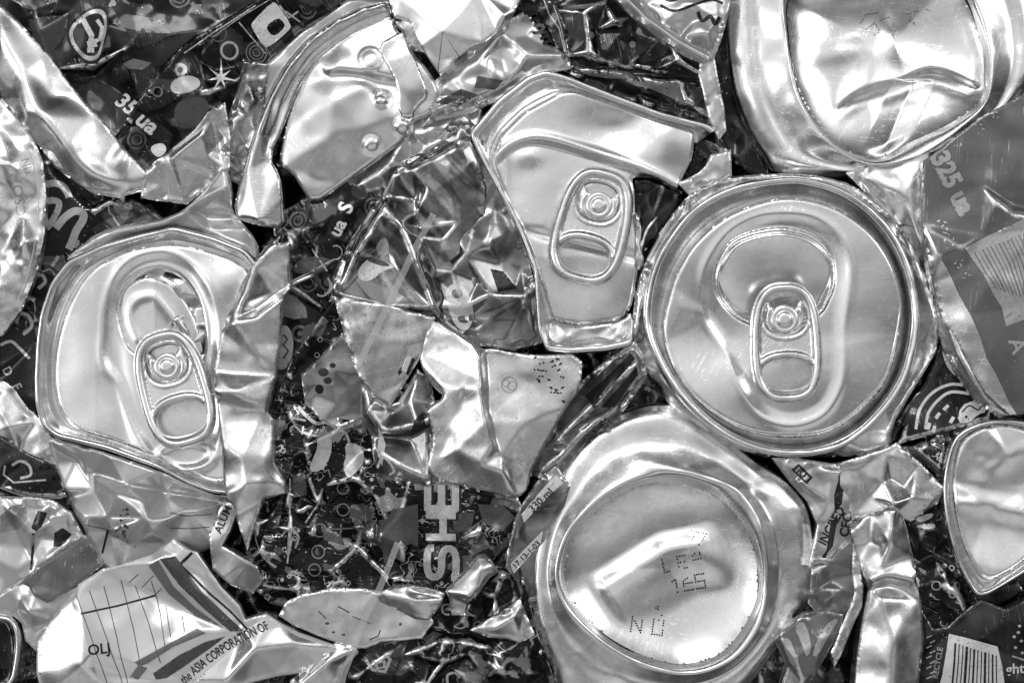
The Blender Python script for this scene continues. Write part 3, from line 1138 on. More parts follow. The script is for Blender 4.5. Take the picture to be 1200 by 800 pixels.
def zB(P):
    y0 = np.interp(P[:, 0], bB[:, 0], bB[:, 1])
    s = P[:, 1] - y0
    z = -7.0 * sstep(s, -2, 7) * sstep(P[:, 0], 575, 600)
    z += 2.2 * gauss(s + 5, 5)
    z += 0.03 * np.clip(300 - P[:, 1], 0, 200) * 0
    cx, cy = Q("a7", [(420, 190)])[0]
    z += -7 * gauss(np.hypot((P[:, 0] - cx) * 0.8, (P[:, 1] - cy) * 1.5), 34)
    cx, cy = Q("a7", [(560, 220)])[0]
    z += 8 * gauss(np.hypot(P[:, 0] - cx, P[:, 1] - cy), 34)
    cx, cy = Q("a7", [(200, 440)])[0]
    z += -3.0 * gauss(((P[:, 1] - cy) - 0.25 * (P[:, 0] - cx)), 6) * sstep(P[:, 0], 600, 640)
    cx, cy = Q("a7", [(205, 255)])[0]
    z += 3.5 * gauss(np.hypot((P[:, 0] - cx) * 0.7, P[:, 1] - cy), 12)
    q = (P[:, 1] - 300)
    z += -0.05 * np.clip(q, 0, 200)
    return z


panelB = sheet(B, "panel", panBs, M["lid_soft"], dz=-12, zf=zB, holes=[mouthB], res=2.0, ch=0, smooth=2, edge=(4, 2), skirt=10, wob=(60, 3.0))
fl = sheet(B, "lower_fold", Q("a7", [(258, 655, -6), (275, 668), (350, 680, -2), (442, 664), (468, 640, 2), (470, 728), (400, 740), (310, 744), (255, 738)]), M["wall"], z=-4,
           ctrl=Q("a7", [(300, 700, 5), (380, 705, -3), (430, 695, 6)]), res=2.0, smooth=4, wob=(30, 3), skirt=14)
sheet(B, "tear_panel", Q("a7", [(462, 318), (520, 305), (575, 335), (600, 345), (560, 420), (520, 470), (490, 500), (476, 420)]), M["dark"], z=-30, facet=[(22, 5)], smooth=1, skirt=10)  # dark-painted sheet below the mouth; its colour gives the hole's shade
sheet(B, "tear_edge", Q("a7", [(470, 400), (482, 395), (490, 440), (486, 480), (500, 520), (480, 545), (470, 520), (474, 470)]), M["wall"], z=-8, facet=[(12, 3)], res=2, smooth=1, skirt=12)
pull_tab(B, Q("a7", [(365, 432)])[0], 14, 139, 95, 10, M["tab"], tilt=3.0, finger=(0.27, 0.145, 0.32), window=(-0.205, 0.17, 0.28), rivet_at=Q("a7", [(382, 380)])[0], rivet=14)
sheet(B, "side_wall", Q("a7", [(620, 190), (672, 190), (690, 215), (712, 260), (690, 290), (640, 320), (580, 345), (612, 270)]), M["dark_swirl"], z=-16, facet=[(26, 6)], smooth=1)

# ------------------------------------------------------------------ D: the can base, bottom middle
D = Thing("crushed_can", "upturned can base with a dotted date code printed on its hollow dome", at=(790, 640), z=2)
shD = spline(Q("b6", [(435, 52), (340, 78), (240, 130), (168, 220), (120, 330), (95, 450), (92, 560), (108, 660), (140, 745), (175, 830), (300, 900), (430, 920), (560, 890), (680, 815), (760, 715), (820, 640), (852, 560),
                      (862, 450), (842, 335), (785, 262), (700, 205), (600, 120), (520, 70)]))
midD = spline(Q("b6", [(440, 100), (340, 125), (250, 185), (195, 270), (150, 370), (128, 470), (128, 570), (150, 660), (190, 740), (270, 800), (400, 830), (520, 830), (630, 790), (720, 700), (770, 610), (790, 500), (775, 390),
                       (730, 300), (650, 215), (550, 140)]))
crD = spline(Q("b6", [(400, 238), (300, 285), (205, 375), (166, 470), (168, 545), (205, 620), (290, 695), (400, 752), (520, 775), (635, 735), (705, 650), (725, 560), (722, 440), (688, 335), (615, 265), (505, 232)]))
doD = spline(Q("b6", [(400, 268), (305, 315), (222, 390), (188, 475), (190, 540), (222, 600), (300, 675), (400, 728), (505, 752), (605, 722), (668, 650), (702, 570), (700, 470), (672, 390), (612, 315), (515, 270)]))
cD = Q("b6", [(450, 500)])[0]
loft(D, "shoulder", cD, [(shD, -80), (shD, -26), (shD, midD, 5.0, -16), (shD, midD, 0.6, -10), (midD, -8), (midD, crD, 0.40, -8), (midD, crD, 0.75, -1), (crD, 4), (crD, doD, 0.45, 2), (doD, -8)],
     M["base"], facet=[(90, 3)], zf=lambda P: 4 * fbm(P, 100, 21) + 4.0 * gauss(P[:, 1] - (P[:, 0] - 700) * 0.25 - 528, 9) * sstep(P[:, 0], 730, 780) * (1 - sstep(P[:, 0], 880, 910)), n=280)
doO = np.asarray(doD)


def zD(P):
    cx, cy = cD[0] - 6, cD[1] + 4
    d = sdist(P, doO)
    z = -25 * (1 - np.exp(-np.clip(d, 0, None) / 44.0))
    z += 4 * gauss(np.hypot((P[:, 0] - 835), (P[:, 1] - 640) * 0.8), 48)
    p0, p1 = Q("b6", [(300, 520), (520, 385)])
    ux, uy = (p1[0] - p0[0]), (p1[1] - p0[1])
    ln = math.hypot(ux, uy)
    ux, uy = ux / ln, uy / ln
    al = (P[:, 0] - p0[0]) * ux + (P[:, 1] - p0[1]) * uy
    s = -(P[:, 0] - p0[0]) * uy + (P[:, 1] - p0[1]) * ux
    s2 = s - 16 * sstep(al, 70, 130)
    z += 10.0 * sstep(s2, -15, 12) * (1 - sstep(s2, 20, 80)) * sstep(al, -24, -4) * (1 - sstep(al, 105, 150))
    return z


domeD = sheet(D, "dome", doD, M["base"], dz=-9, zf=zD, res=2.0, ch=0, smooth=2, edge=None, skirt=8, wob=(80, 3.5))

# ------------------------------------------------------------------ E: the dented can base, top right
E = Thing("crushed_can", "dented can base folded across its hollow dome, beside the grey printed can", at=(1010, 80), z=0)
shE = spline(Q("a4", [(165, -60), (160, 60), (164, 180), (180, 300), (228, 430), (288, 535), (330, 592), (410, 612), (520, 614), (650, 600), (800, 560), (1000, 470), (1150, 380), (1240, 260), (1260, 100), (1230, -60),
                      (1150, -190), (950, -280), (700, -310), (430, -270), (250, -180)]))
crE = spline(Q("a4", [(352, -20), (355, 130), (380, 300), (450, 435), (540, 525), (650, 572), (760, 562), (860, 520), (955, 452), (1050, 362), (1072, 250), (1060, 120), (1015, -10), (940, -110), (820, -160), (650, -170), (480, -130)]))
doE = spline(Q("a4", [(376, -10), (372, 130), (396, 285), (455, 410), (535, 502), (625, 540), (705, 540), (800, 490), (930, 428), (1036, 350), (1052, 245), (1034, 120), (985, 0), (920, -85), (800, -130), (650, -140), (490, -100)]))
cE = Q("a4", [(700, 190)])[0]
loft(E, "shoulder", cE, [(shE, -80), (shE, -30), (shE, crE, 5.0, -18), (shE, crE, 0.32, -9), (shE, crE, 0.55, -10), (shE, crE, 0.78, -3), (crE, 4), (crE, doE, 0.5, 1), (doE, -8)], M["base"],
     facet=[(80, 2)], zf=lambda P: 3 * fbm(P, 90, 33), n=280)
foldE = chaikin(Q("a4", [(540, 370), (600, 320), (680, 290), (760, 275), (830, 240), (890, 232), (960, 255), (1050, 305)]), 2, False)


def zE(P):
    d = sdist(P, np.asarray(doE))
    z = -24 * (1 - np.exp(-np.clip(d, 0, None) / 34.0))
    y0 = np.interp(P[:, 0], foldE[:, 0], foldE[:, 1])
    s = P[:, 1] - y0
    m = sstep(P[:, 0], 975, 1010) * sstep(d, 0, 14)
    z += m * 8.0 * sstep(-s, -5, 4) * np.exp(-np.clip(-s, 0, 200) / 34.0) - m * 3.0 * gauss(s - 14, 9)
    # wedge running down from the fold
    ax, ay = Q("a4", [(810, 290)])[0]
    bx, by = Q("a4", [(700, 530)])[0]
    t = np.clip(((P[:, 1] - ay) / (by - ay)), 0, 1)
    lx = ax + (bx - ax) * t
    z += m * 8 * np.clip(1 - np.abs(P[:, 0] - lx) / 26, 0, 1) * (P[:, 1] > ay - 6)
    ax, ay = Q("a4", [(760, 170)])[0]
    z += -9 * np.exp(-np.abs(P[:, 0] - ax - 0.25 * (P[:, 1] - ay)) / 20) * gauss(P[:, 1] - ay + 16, 26)
    z += 4 * gauss(np.hypot((P[:, 0] - ax + 62) * 0.5 + (P[:, 1] - ay) * 0.5, (P[:, 1] - ay + 2)), 16)
    return z


domeE = sheet(E, "dome", doE, M["base"], dz=-8, zf=zE, res=2.0, ch=0, smooth=2, edge=None, skirt=8, wob=(70, 3), facet=[(80, 2)])
sheet(E, "side_wall", Q("a4", [(95, 200), (120, 120), (150, 0), (155, -40), (180, -40), (178, 300), (240, 460), (330, 605), (260, 600), (190, 560), (130, 450), (105, 330)]), M["dark"], z=-44, facet=[(24, 5)], smooth=1)

# ------------------------------------------------------------------ A: the opened can end, left
A = Thing("crushed_can", "opened can end bent double with its pull tab over a pushed-in mouth", at=(160, 440), z=8)
rimA = Q("p", [(39, 446), (41, 400), (46, 365), (58, 330), (78, 304), (118, 286), (160, 274), (204, 264), (250, 276), (290, 292), (314, 322), (312, 360), (298, 400), (292, 450), (294, 510), (294, 556), (276, 580), (250, 578), (225, 569), (187, 550),
               (125, 528), (62, 512), (48, 500), (41, 475)])
panA = Q("p", [(61, 450), (61, 423), (67, 389), (80, 354), (101, 318), (134, 298), (164, 288), (202, 284), (244, 294), (280, 306), (299, 328), (296, 360), (282, 400), (276, 450), (278, 510), (276, 556), (256, 566), (226, 558), (188, 538),
               (126, 514), (84, 503), (66, 480)])
rimAs, panAs = chaikin(resample_keep(rimA, 16), 2), chaikin(panA, 2)
cA = (158, 420)
loft(A, "rim", cA, [(rimAs, -50), (rimAs, -8), (rimAs, panAs, 1.5, 1.5), (rimAs, panAs, 4.5, 3.5), (rimAs, panAs, 7.5, 1.5), (rimAs, panAs, 9.0, -4), (rimAs, panAs, 0.60, -11), (rimAs, panAs, 0.86, -21), (panAs, -14)], M["rim"], facet=[(50, 2)], n=300)
mouthA = spline(Q("a5", [(402, 570), (404, 510), (425, 460), (465, 425), (520, 402), (580, 402), (640, 438), (685, 510), (705, 600), (705, 690), (680, 720), (600, 640), (540, 650), (470, 690), (425, 650)]), True, 5)
beadA = spline(Q("a5", [(368, 720), (368, 620), (375, 530), (405, 440), (455, 385), (520, 360), (590, 362), (660, 405), (710, 480), (738, 580), (740, 680)]) + Q("b1", [(800, 300), (780, 440), (680, 470), (590, 430), (540, 370), (500, 300), (450, 150)]), True, 5)


def zA(P):
    k = sdist(P, beadA)
    z = -3.0 * sstep(k, -6, 6) + 1.0 * gauss(k + 7, 4)
    q = P[:, 0] - 125 - (P[:, 1] - 400) * 0.1
    z += 1.6 * gauss(q + 35, 30) - 2.0 * gauss(q - 8, 12)
    z += -0.05 * np.clip(110 - P[:, 0], 0, 90) + 5 * gauss(np.hypot(P[:, 0] - 262, P[:, 1] - 330), 28)
    c = Q("b1", [(690, 430)])[0]
    e = np.hypot((P[:, 0] - c[0]) / 30, (P[:, 1] - c[1]) / 15)
    z += 2.4 * np.exp(-((e - 1) * 5) ** 2)
    return z


panelA = sheet(A, "panel", panA, M["lid_soft"], dz=-10, zf=zA, holes=[mouthA], res=2.0, ch=2, smooth=2, edge=(4, 2), skirt=12, wob=(70, 2.4))
flapA = Q("a5", [(402, 590), (405, 520), (422, 465), (475, 432), (530, 432), (580, 455), (625, 500), (660, 565), (690, 650), (695, 700), (600, 700), (540, 720), (470, 720), (425, 660)])
bumpA = spline(Q("a5", [(470, 640), (446, 590), (442, 540), (468, 503), (520, 494), (556, 528), (592, 578)]), False, 5)
sheet(A, "tear_panel", spline(flapA, True, 4), M["lid"], z=-2, zf=lambda P: 1.6 * gauss(dist(P, bumpA, False), 5.5) - 0.22 * np.clip(P[:, 0] - 178, 0, 80),
      dz=-13, res=2.2, ch=0, smooth=1, edge=(3, 1.5), skirt=5, wob=(40, 1.5))
sheet(A, "mouth_liner", Q("a5", [(440, 440), (520, 395), (590, 395), (650, 430), (700, 510), (725, 600), (720, 720), (660, 740), (600, 600), (520, 460)]), M["wall"], z=-24, facet=[(16, 8)], res=2.0, smooth=1, skirt=10)
pull_tab(A, (205, 455), -15.5, 141, 90, 14, M["tab"], tilt=4.0, finger=(0.26, 0.15, 0.335), window=(-0.21, 0.165, 0.29), rivet_at=(196.5, 429), rivet=14)
low = sheet(A, "lower_wall", Q("b1", [(165, 352, -2), (240, 375, 0), (400, 418, 4), (600, 486, 6), (720, 545, 6), (800, 580, 0), (845, 580, -6), (850, 600, -10), (830, 690, -14), (800, 770, -16), (690, 820, -20), (560, 860, -22), (430, 880, -22),
                                      (330, 870, -22), (335, 800, -14), (310, 720, -10), (260, 640, -12), (225, 560, -10), (190, 460, -8)]), M["pale"], z=0, cg=1.9,
      creases=[Q("b1", [(180, 380, -2), (270, 440, -12), (340, 560, -8), (400, 660, 0), (420, 710, 6)]), Q("b1", [(215, 395, 2), (300, 460, -6), (330, 500, -10)]),
               Q("b1", [(470, 540, 2), (600, 570, -12), (740, 590, -12), (830, 600, -10)]), Q("b1", [(450, 570, 10), (540, 590, 12), (560, 660, 14), (580, 705, 12)]),
               Q("b1", [(580, 705, 12), (640, 660, 8), (700, 630, 4), (830, 600, -6)]), Q("b1", [(225, 580, -10), (320, 660, -2), (390, 715, -10), (500, 760, -6), (620, 755, -4)])],
      facet=[(40, 1.6)], res=2.0, smooth=2, wob=(40, 3), edge=(4, 4), skirt=40)
decal(low, "printed_or_fold_line", [stroke(Q("b1", [(392, 710), (380, 760), (370, 800)]), 2.6)], M["ink_black"])
decal(low, "printed_or_fold_line", [stroke(Q("b1", [(640, 640), (700, 655), (790, 650)]), 0.9), stroke(Q("b1", [(640, 700), (700, 704), (780, 698)]), 0.9), stroke(Q("b1", [(310, 690), (400, 712)]), 0.8)], M["ink_mid"])
rs = np.random.RandomState(4)
decal(low, "stain", [ell(c[0], c[1], rr, rr * 0.8, n=9) for c, rr in [((145 + rs.randn() * 7, 618 + rs.randn() * 9), 0.6 + rs.rand() ** 3 * 2.2) for _ in range(34)]], M["ink_mid"], res=2)
sheet(A, "upper_wall", Q("a5", [(215, 392, -10), (240, 340, -6), (340, 268, -2), (450, 240, 0), (560, 228, 4), (640, 195, 4), (720, 120, 8), (782, 32, 10), (808, 118, 4), (800, 205, -2), (860, 260, -8), (900, 330, -14), (880, 400, -16), (845, 400, -20), (820, 340, -20),
                                (720, 285, -20), (600, 255, -22), (450, 290, -20), (330, 335, -16)]), M["pale"], z=4,
      cg=1.9, creases=[Q("a5", [(250, 345, -8), (400, 275, 4), (560, 244, 10), (660, 212, 4), (800, 200, -2)]), Q("a5", [(440, 290, -8), (600, 250, -4), (720, 265, -6), (870, 330, -6)]), Q("a5", [(660, 195, -6), (700, 215, -10), (800, 215, -10)]), Q("a5", [(560, 228, -2), (640, 205, 9), (790, 120, 8)])], res=2.0, smooth=1, wob=(30, 2.5), edge=(4, 4))

# ------------------------------------------------------------------ F: can end at the right edge
Fc = Thing("crushed_can", "can end pinched to a point, cut off by the right edge above the barcode", at=(1180, 590), z=6)
rimF = Q("b7", [(520, 178), (452, 203), (424, 238), (407, 310), (406, 370), (414, 430), (438, 515), (470, 575), (494, 606), (560, 570), (640, 520), (720, 440), (740, 330), (700, 230), (610, 180)])
panF = Q("b7", [(530, 192), (474, 216), (448, 250), (436, 320), (440, 390), (456, 460), (480, 520), (520, 566), (580, 535), (630, 490), (690, 420), (705, 330), (670, 245), (600, 200)])
rimFs, panFs = chaikin(rimF, 2), chaikin(panF, 2)
cF = Q("b7", [(555, 380)])[0]
loft(Fc, "rim", cF, [(rimFs, -50), (rimFs, -8), (rimFs, panFs, 1.5, 1.5), (rimFs, panFs, 4.5, 3.5), (rimFs, panFs, 7.5, 1.0), (rimFs, panFs, 9.5, -5), (rimFs, panFs, 0.80, -17), (panFs, -14)], M["rim"], facet=[(50, 2)], n=260)
arcF = chaikin(Q("b7", [(505, 285), (520, 298), (548, 290), (560, 270), (600, 250)]), 2, False)
pnF = sheet(Fc, "panel", panF, M["lid_soft"], dz=-9, res=2.0, ch=2, smooth=2, edge=(4, 2), skirt=10, wob=(50, 4), facet=[(70, 4)],
            zf=lambda P: 1.0 * gauss(dist(P, arcF, False), 8) + 5 * gauss((P[:, 1] - 590) - 0.2 * (P[:, 0] - 1150), 14), creases=[Q("b7", [(450, 420, -9), (520, 400, -14), (600, 350, -10)])])
sheet(Fc, "side_wall", Q("b7", [(405, 330), (400, 400), (440, 540), (490, 612), (600, 560), (620, 600), (560, 640), (480, 636), (440, 590), (400, 470), (390, 390)]), M["dark"], z=-38, facet=[(24, 5)], smooth=1)

# ------------------------------------------------------------------ G: torn can end, upper middle
G_ = Thing("crushed_can", "torn can end with three small round bumps and a wide curved rim strip", at=(390, 120), z=12)
band = Q("a2", [(608, 4, -6), (560, 18, 0), (480, 46, 0), (400, 90, 0), (325, 145, 0), (250, 232, 0), (190, 340, 0), (142, 450, -2), (100, 590, -6), (55, 752, -12), (150, 782, -6), (247, 797, -10), (240, 690, -2), (232, 610, -2), (190, 545, -4), (240, 445, -8),
                 (275, 345, -10), (312, 268, -11), (362, 205, -11), (440, 145, -11), (530, 100, -11), (625, 58, -11)])
bnd = sheet(G_, "rim", band, M["rim"], creases=[Q("a2", [(600, 12, 5), (520, 40, 6), (420, 88, 7), (335, 150, 7), (262, 240, 7), (205, 345, 6), (160, 460, 3), (122, 590, 1), (90, 750, -4)]),
                                               Q("a2", [(590, 32, -4), (500, 66, -4), (410, 118, -5), (335, 178, -5), (275, 262, -6), (232, 355, -8), (200, 470, -8), (185, 560, -4), (160, 770, 4)])], res=2.0, smooth=3, edge=(3, 3), wob=(50, 2), skirt=40)
pg = Q("a2", [(622, 45, -4), (640, 112, -2), (662, 112, 0), (692, 180, 0), (745, 240, 0), (782, 300, -2), (780, 365, -4), (745, 402, -6), (700, 415, -8), (692, 435, -6), (692, 462, -8), (640, 502, -8), (560, 560, -9), (450, 638, -9), (340, 712, -8), (305, 655, -6), (272, 600, -6),
              (222, 575, -10), (238, 480, -8), (262, 380, -8), (300, 290, -8), (350, 205, -8), (440, 130, -8), (540, 72, -8)])
bumps = Q("a2", [(585, 342), (658, 440), (550, 502), (545, 205)])


def zG(P):
    z = np.zeros(len(P))
    for (x, y), r, h in zip(bumps, (8, 9, 8, 11), (6, 5, 4, 2.5)):
        d = np.hypot(P[:, 0] - x, P[:, 1] - y)
        z += h * np.sqrt(np.clip(1 - (d / r) ** 2, 0, 1)) + 1.2 * gauss(d - r - 1.5, 2)
    return z


gp = sheet(G_, "panel", pg, M["lid_soft"], z=8, zf=zG, cg=0.75, creases=[Q("a2", [(395, 250, 0), (430, 240, 6), (530, 250, 8), (610, 268, 6), (720, 285, -2)]), Q("a2", [(300, 420, -2), (420, 350, 8), (520, 300, 4)]), Q("a2", [(250, 570, -6), (400, 470, 4), (520, 440, 4), (640, 400, 2)]),
                                                              Q("a2", [(395, 262, -8), (440, 256, -7), (540, 272, -6), (700, 296, -6)])],
           res=2.0, smooth=4, edge=(5, 4), wob=(40, 2.5), skirt=24)
sheet(G_, "panel_flap", Q("a2", [(640, 112, 0), (658, 112, 2), (690, 180, 3), (728, 270, 2), (750, 335, 0), (700, 378, -2), (694, 415, -4), (640, 400, 0), (640, 300, 2), (600, 220, 4), (566, 160, 4)]), M["lid"], z=12, res=2.0, smooth=3, edge=(3, 2), wob=(40, 2), skirt=8)
sheet(G_, "side_wall", Q("a2", [(580, -20, -6), (610, -10, -2), (606, 4), (560, 14), (480, 42), (390, 86), (318, 140), (245, 228), (185, 335), (135, 452), (98, 500), (88, 470), (130, 400), (160, 330), (100, 440), (55, 515), (48, 500), (75, 400), (98, 310), (135, 260), (200, 190), (262, 125), (330, 70), (410, 20), (470, -20)]),
      M["pale"], z=-12, facet=[(26, 6)], res=2.8, smooth=1, edge=(4, 4), skirt=40)
# ------------------------------------------------------------------ the crumpled can bodies packed between the ends
def scrap(name, label, outline, mat, z, cat="crushed can", group="torn and crumpled can bodies packed in the bale", **kw):
    c = np.mean([p[:2] for p in outline], 0)
    th = Thing(name, label, cat, group, at=c, z=z, empty=False)
    kw.setdefault('ch', 0)
    kw.setdefault('grow', float(np.clip((30 - z) * 0.24, 0, 10)))
    return sheet(th, name, outline, mat, **kw)


def P_(*pts):
    return [tuple(p) for p in pts]


# --- top left corner
s = scrap("crushed_can", "bright bare shoulder of a can lying along the dark printed can with the star",
          Q("a1", [(-40, -10, -10), (0, 30, -6), (60, 88, -4), (150, 190, -4), (230, 300, -6), (330, 410, -6), (400, 500, -10), (440, 545, -10), (497, 605, -10), (484, 650, -14), (400, 672, -16), (320, 660, -16), (220, 592, -14), (130, 492, -14), (50, 390, -12), (10, 330, -12), (-40, 280, -12)]),
          M["base"], 14, creases=[Q("a1", [(0, 110, 8), (80, 250, 10), (150, 400, 12), (240, 520, 10), (340, 610, 4), (440, 640, -6)]), Q("a1", [(90, 395, 8), (180, 340, -4), (240, 330, -6)]), Q("a1", [(290, 560, 2), (350, 575, -4), (430, 540, 0)]),
                                  Q("a1", [(30, 330, -4), (90, 440, -3), (180, 560, -2), (290, 640, -6)])],
          res=2.0, smooth=6, edge=(2.4, 1.6), wob=(60, 4), skirt=50)
s = scrap("crushed_can", "dark printed can with a rounded badge and a small circle pattern in the corner",
          P_((-40, -30, -4), (120, -40), (300, -30), (318, 0, -4), (262, 30, -2), (215, 64, 0), (190, 95, -2), (165, 125, -6), (140, 160, -8), (160, 200, -12), (60, 120, -12), (10, 30, -10), (-40, -10, -8)),
          M["dark"], -14, creases=[Q("a1", [(0, 60, -6), (120, 40, 2), (250, 40, 4)]), Q("a1", [(330, 230, 4), (440, 175, 10), (540, 165, 8), (600, 190, 2)]), Q("a1", [(380, 90, 2), (480, 130, 10), (600, 125, 8), (720, 110, 4), (880, 20, 0)]),
                                   Q("a1", [(370, 60, 4), (350, 170, 0), (320, 260, -8), (260, 310, -10)]), Q("a1", [(390, 80, 4), (460, 40, 8), (600, 10, 2)]), Q("a1", [(200, 0, -2), (140, 110, 6), (190, 240, -4)])],
          facet=[(34, 4)], res=2.0, smooth=1, wob=(30, 3), edge=(2.4, 1.6))
bo = np.array(Q("a1", [(285, 55), (330, 30), (365, 35), (378, 65), (374, 110), (356, 175), (344, 212), (305, 218), (268, 188), (238, 140), (240, 95)]))
bo = chaikin(bo, 2)
bi = (bo - bo.mean(0)) * 0.80 + bo.mean(0)
bx = (bo - bo.mean(0)) * 1.1 + bo.mean(0)
decal(s, "printed_badge", [bx], M["ink_black"], off=0.5)
decal(s, "printed_badge_outline", [((bo - bo.mean(0)) * 0.97 + bo.mean(0), bi)], M["ink_pale"], off=0.9)
decal(s, "printed_badge_glyph", [stroke(Q("a1", [(276, 78), (292, 72), (322, 128), (318, 150)]), 6.5), stroke(Q("a1", [(306, 158), (338, 152)]), 8), stroke(Q("a1", [(316, 168), (316, 184)]), 8), stroke(Q("a1", [(340, 72), (358, 98), (350, 138), (330, 146)]), 4.5)], M["ink_white"], off=1.0, res=2)
lettering(s, "35", Q("a1", [(436, 362)])[0], 25, -39, M["ink_white"], bold=0.03, shear=0.15)
decal(s, "printed_circle", [ring2(*Q("a1", [(625, -8)])[0], 12, 2.2), ring2(*Q("a1", [(625, -8)])[0], 7, 1.6)], M["ink_grey"])
decal(s, "printed_patch", [Q("a1", [(395, 85), (440, 55), (520, 65), (580, 100), (600, 122), (520, 120), (450, 105)]), Q("a1", [(430, 225), (470, 208), (530, 222), (500, 245), (450, 242)])], M["ink_grey"])
decal(s, "printed_patch", [Q("a1", [(100, 70), (180, 55), (240, 60), (230, 110), (200, 160), (170, 190), (120, 150)]), Q("a1", [(700, 0), (780, 0), (770, 20), (710, 45)])], M["ink_mid"])
decal(s, "printed_speckle", [stroke(Q("a1", [(385, 28), (400, 2)]), 4), ell(*Q("a1", [(400, 18)])[0], 3.2, n=7)], M["ink_pale"])

s = scrap("crushed_can", "dark printed can with a white star flower and pale discs, folded along a straight edge",
          P_((218, 62, 4), (262, 34, 4), (303, 8, 4), (350, -14, 2), (400, -30), (392, 2, -4), (345, 30, -6), (300, 72, -8), (283, 108, -8), (274, 145, -10), (250, 162, -10), (228, 150, -8), (200, 165, -8), (172, 203, -12), (150, 185, -10), (140, 164, -6), (165, 128, 0), (190, 96, 4)),
          M["dark_rings"], -4, creases=[Q("a1", [(690, 200, 2), (740, 240, -6), (800, 300, -4)]), Q("a1", [(560, 380, 0), (640, 330, 4), (720, 320, 2), (745, 360, -4)])], facet=[(26, 3)], res=2.0, smooth=1, wob=(25, 2), edge=(2.4, 1.6))
cx, cy = Q("a1", [(765, 268)])[0]
st = []
for k in range(7):
    a = math.radians(-90 + k * 360 / 7)
    r1 = (24, 15, 21, 13, 20, 16, 19)[k]
    st += [(cx + r1 * math.cos(a), cy + r1 * math.sin(a)), (cx + 4.2 * math.cos(a + math.pi / 7), cy + 4.2 * math.sin(a + math.pi / 7))]
decal(s, "printed_star", [st], M["ink_white"], res=2)
decal(s, "printed_circle", [ring2(*Q("a1", [(795, 175)])[0], 9.5, 3.0)], M["ink_pale"])
decal(s, "printed_circle", [ring2(*Q("a1", [(889, 182)])[0], 12, 1.5), ring2(*Q("a1", [(889, 182)])[0], 8, 1.4), ring2(*Q("a1", [(889, 182)])[0], 4, 1.2), ring2(*Q("a1", [(548, 320)])[0], 5.5, 1.6), ring2(*Q("a1", [(760, 118)])[0], 9, 1.0)], M["ink_grey"])
decal(s, "printed_disc", [chaikin(Q("a1", [(590, 290), (640, 262), (690, 270), (700, 300), (660, 325), (600, 330)]), 2)], M["ink_pale"])
decal(s, "printed_disc", [chaikin(Q("a1", [(600, 370), (660, 335), (720, 340), (725, 390), (680, 440), (610, 450)]), 2)], M["ink_mid"])
decal(s, "printed_disc", [chaikin(Q("a1", [(510, 510), (560, 490), (580, 520), (545, 552)]), 2)], M["ink_white"])
decal(s, "printed_disc", [chaikin(Q("a1", [(440, 400), (470, 375), (600, 460), (590, 490), (550, 500)]), 1)], M["ink_black"], off=0.4)
lettering(s, "ua", Q("a1", [(510, 428)])[0], 27, -39, M["ink_white"], bold=0.03, shear=0.15, off=1.0)
fo = chaikin(Q("a2", [(132, 82), (205, 8), (222, 15), (270, 85), (262, 105), (190, 165), (172, 160), (135, 100)]), 1)
fi = chaikin(Q("a2", [(182, 92), (222, 62), (240, 72), (250, 92), (215, 125), (195, 118)]), 1)
decal(s, "printed_frame", [(fo, fi)], M["ink_white"])
decal(s, "printed_or_fold_line", [stroke(Q("a1", [(640, 185), (760, 105), (889, 22)]), 1.6), stroke(Q("a2", [(90, 80), (180, 185)]), 1.5), stroke(Q("a2", [(60, 30), (200, -30)]), 1.2)], M["ink_pale"])
decal(s, "printed_or_fold_line", [stroke(Q("a2", [(0, 130), (100, 60), (200, 0)]), 1.0), stroke(Q("a2", [(250, 40), (300, 75)]), 2.0), stroke(Q("a2", [(230, 20), (262, 62), (295, 40)]), 2.2)], M["ink_pale"])
s = scrap("crumpled_can_scrap", "dull grey faceted scrap wedged under the pale folded strip",
          Q("a1", [(490, 615, -6), (590, 545, 0), (690, 462, 2), (735, 405, 2), (770, 380, 0), (782, 480, -2), (778, 580, -4), (640, 692, -8), (500, 672, -10)]), M["stained"], 6,
          creases=[Q("a1", [(600, 545, 6), (735, 625, -8)]), Q("a1", [(700, 470, 6), (720, 540, -2), (740, 600, -6)]), Q("a1", [(730, 380, 6), (755, 500, -8)])], facet=[(22, 2)], res=2.0, smooth=1, cat="can scrap", edge=(2.4, 1.6))
s = scrap("crumpled_can_scrap", "narrow light and dark strips of torn can beneath the star print",
          P_((262, 165, 0), (274, 145, 2), (285, 112, 4), (292, 80, 2), (306, 82, 0), (300, 130, -2), (290, 160, -4), (283, 190, -8), (276, 205, -8), (266, 200, -6)), M["mottle"], -6, facet=[(14, 4)], res=2.0, smooth=1, cat="can scrap")
s = scrap("crushed_can", "embossed silver can end with stretched foil creases cut off by the left edge",
          P_((-60, 90), (0, 116, -2), (20, 141, 0), (37, 164, 0), (48, 190, 0), (52, 230, 0), (50, 275, 0), (42, 316, -2), (26, 356, -4), (0, 392, -6), (-60, 400, -6)), M["wall"], 22,
          creases=[P_((0, 150, 2), (15, 195, 12), (28, 250, 0)), P_((0, 300, 2), (30, 285, 9), (46, 280, 1)), P_((0, 335, 8), (25, 325, 2), (40, 318, 1)), P_((0, 190, 9), (12, 230, 3)), P_((-10, 360, 5), (14, 345, 3), (30, 335, 0))],
          facet=[(26, 3), (12, 1.5)], res=2.0, smooth=2, wob=(30, 2), edge=(2.4, 1.6))
decal(s, "rim_line", [stroke(chaikin(P_((34, 175), (43, 200), (45, 235), (43, 280), (35, 318), (18, 358)), 2, False), 1.2)], M["ink_white"])
lettering(s, "OCSOH", (24, 236), 17, 96, M["ink_faint"], sx=1.1, name="painted_emboss_lettering", off=0.3)  # flat grey ink stands in for the shading of raised letters
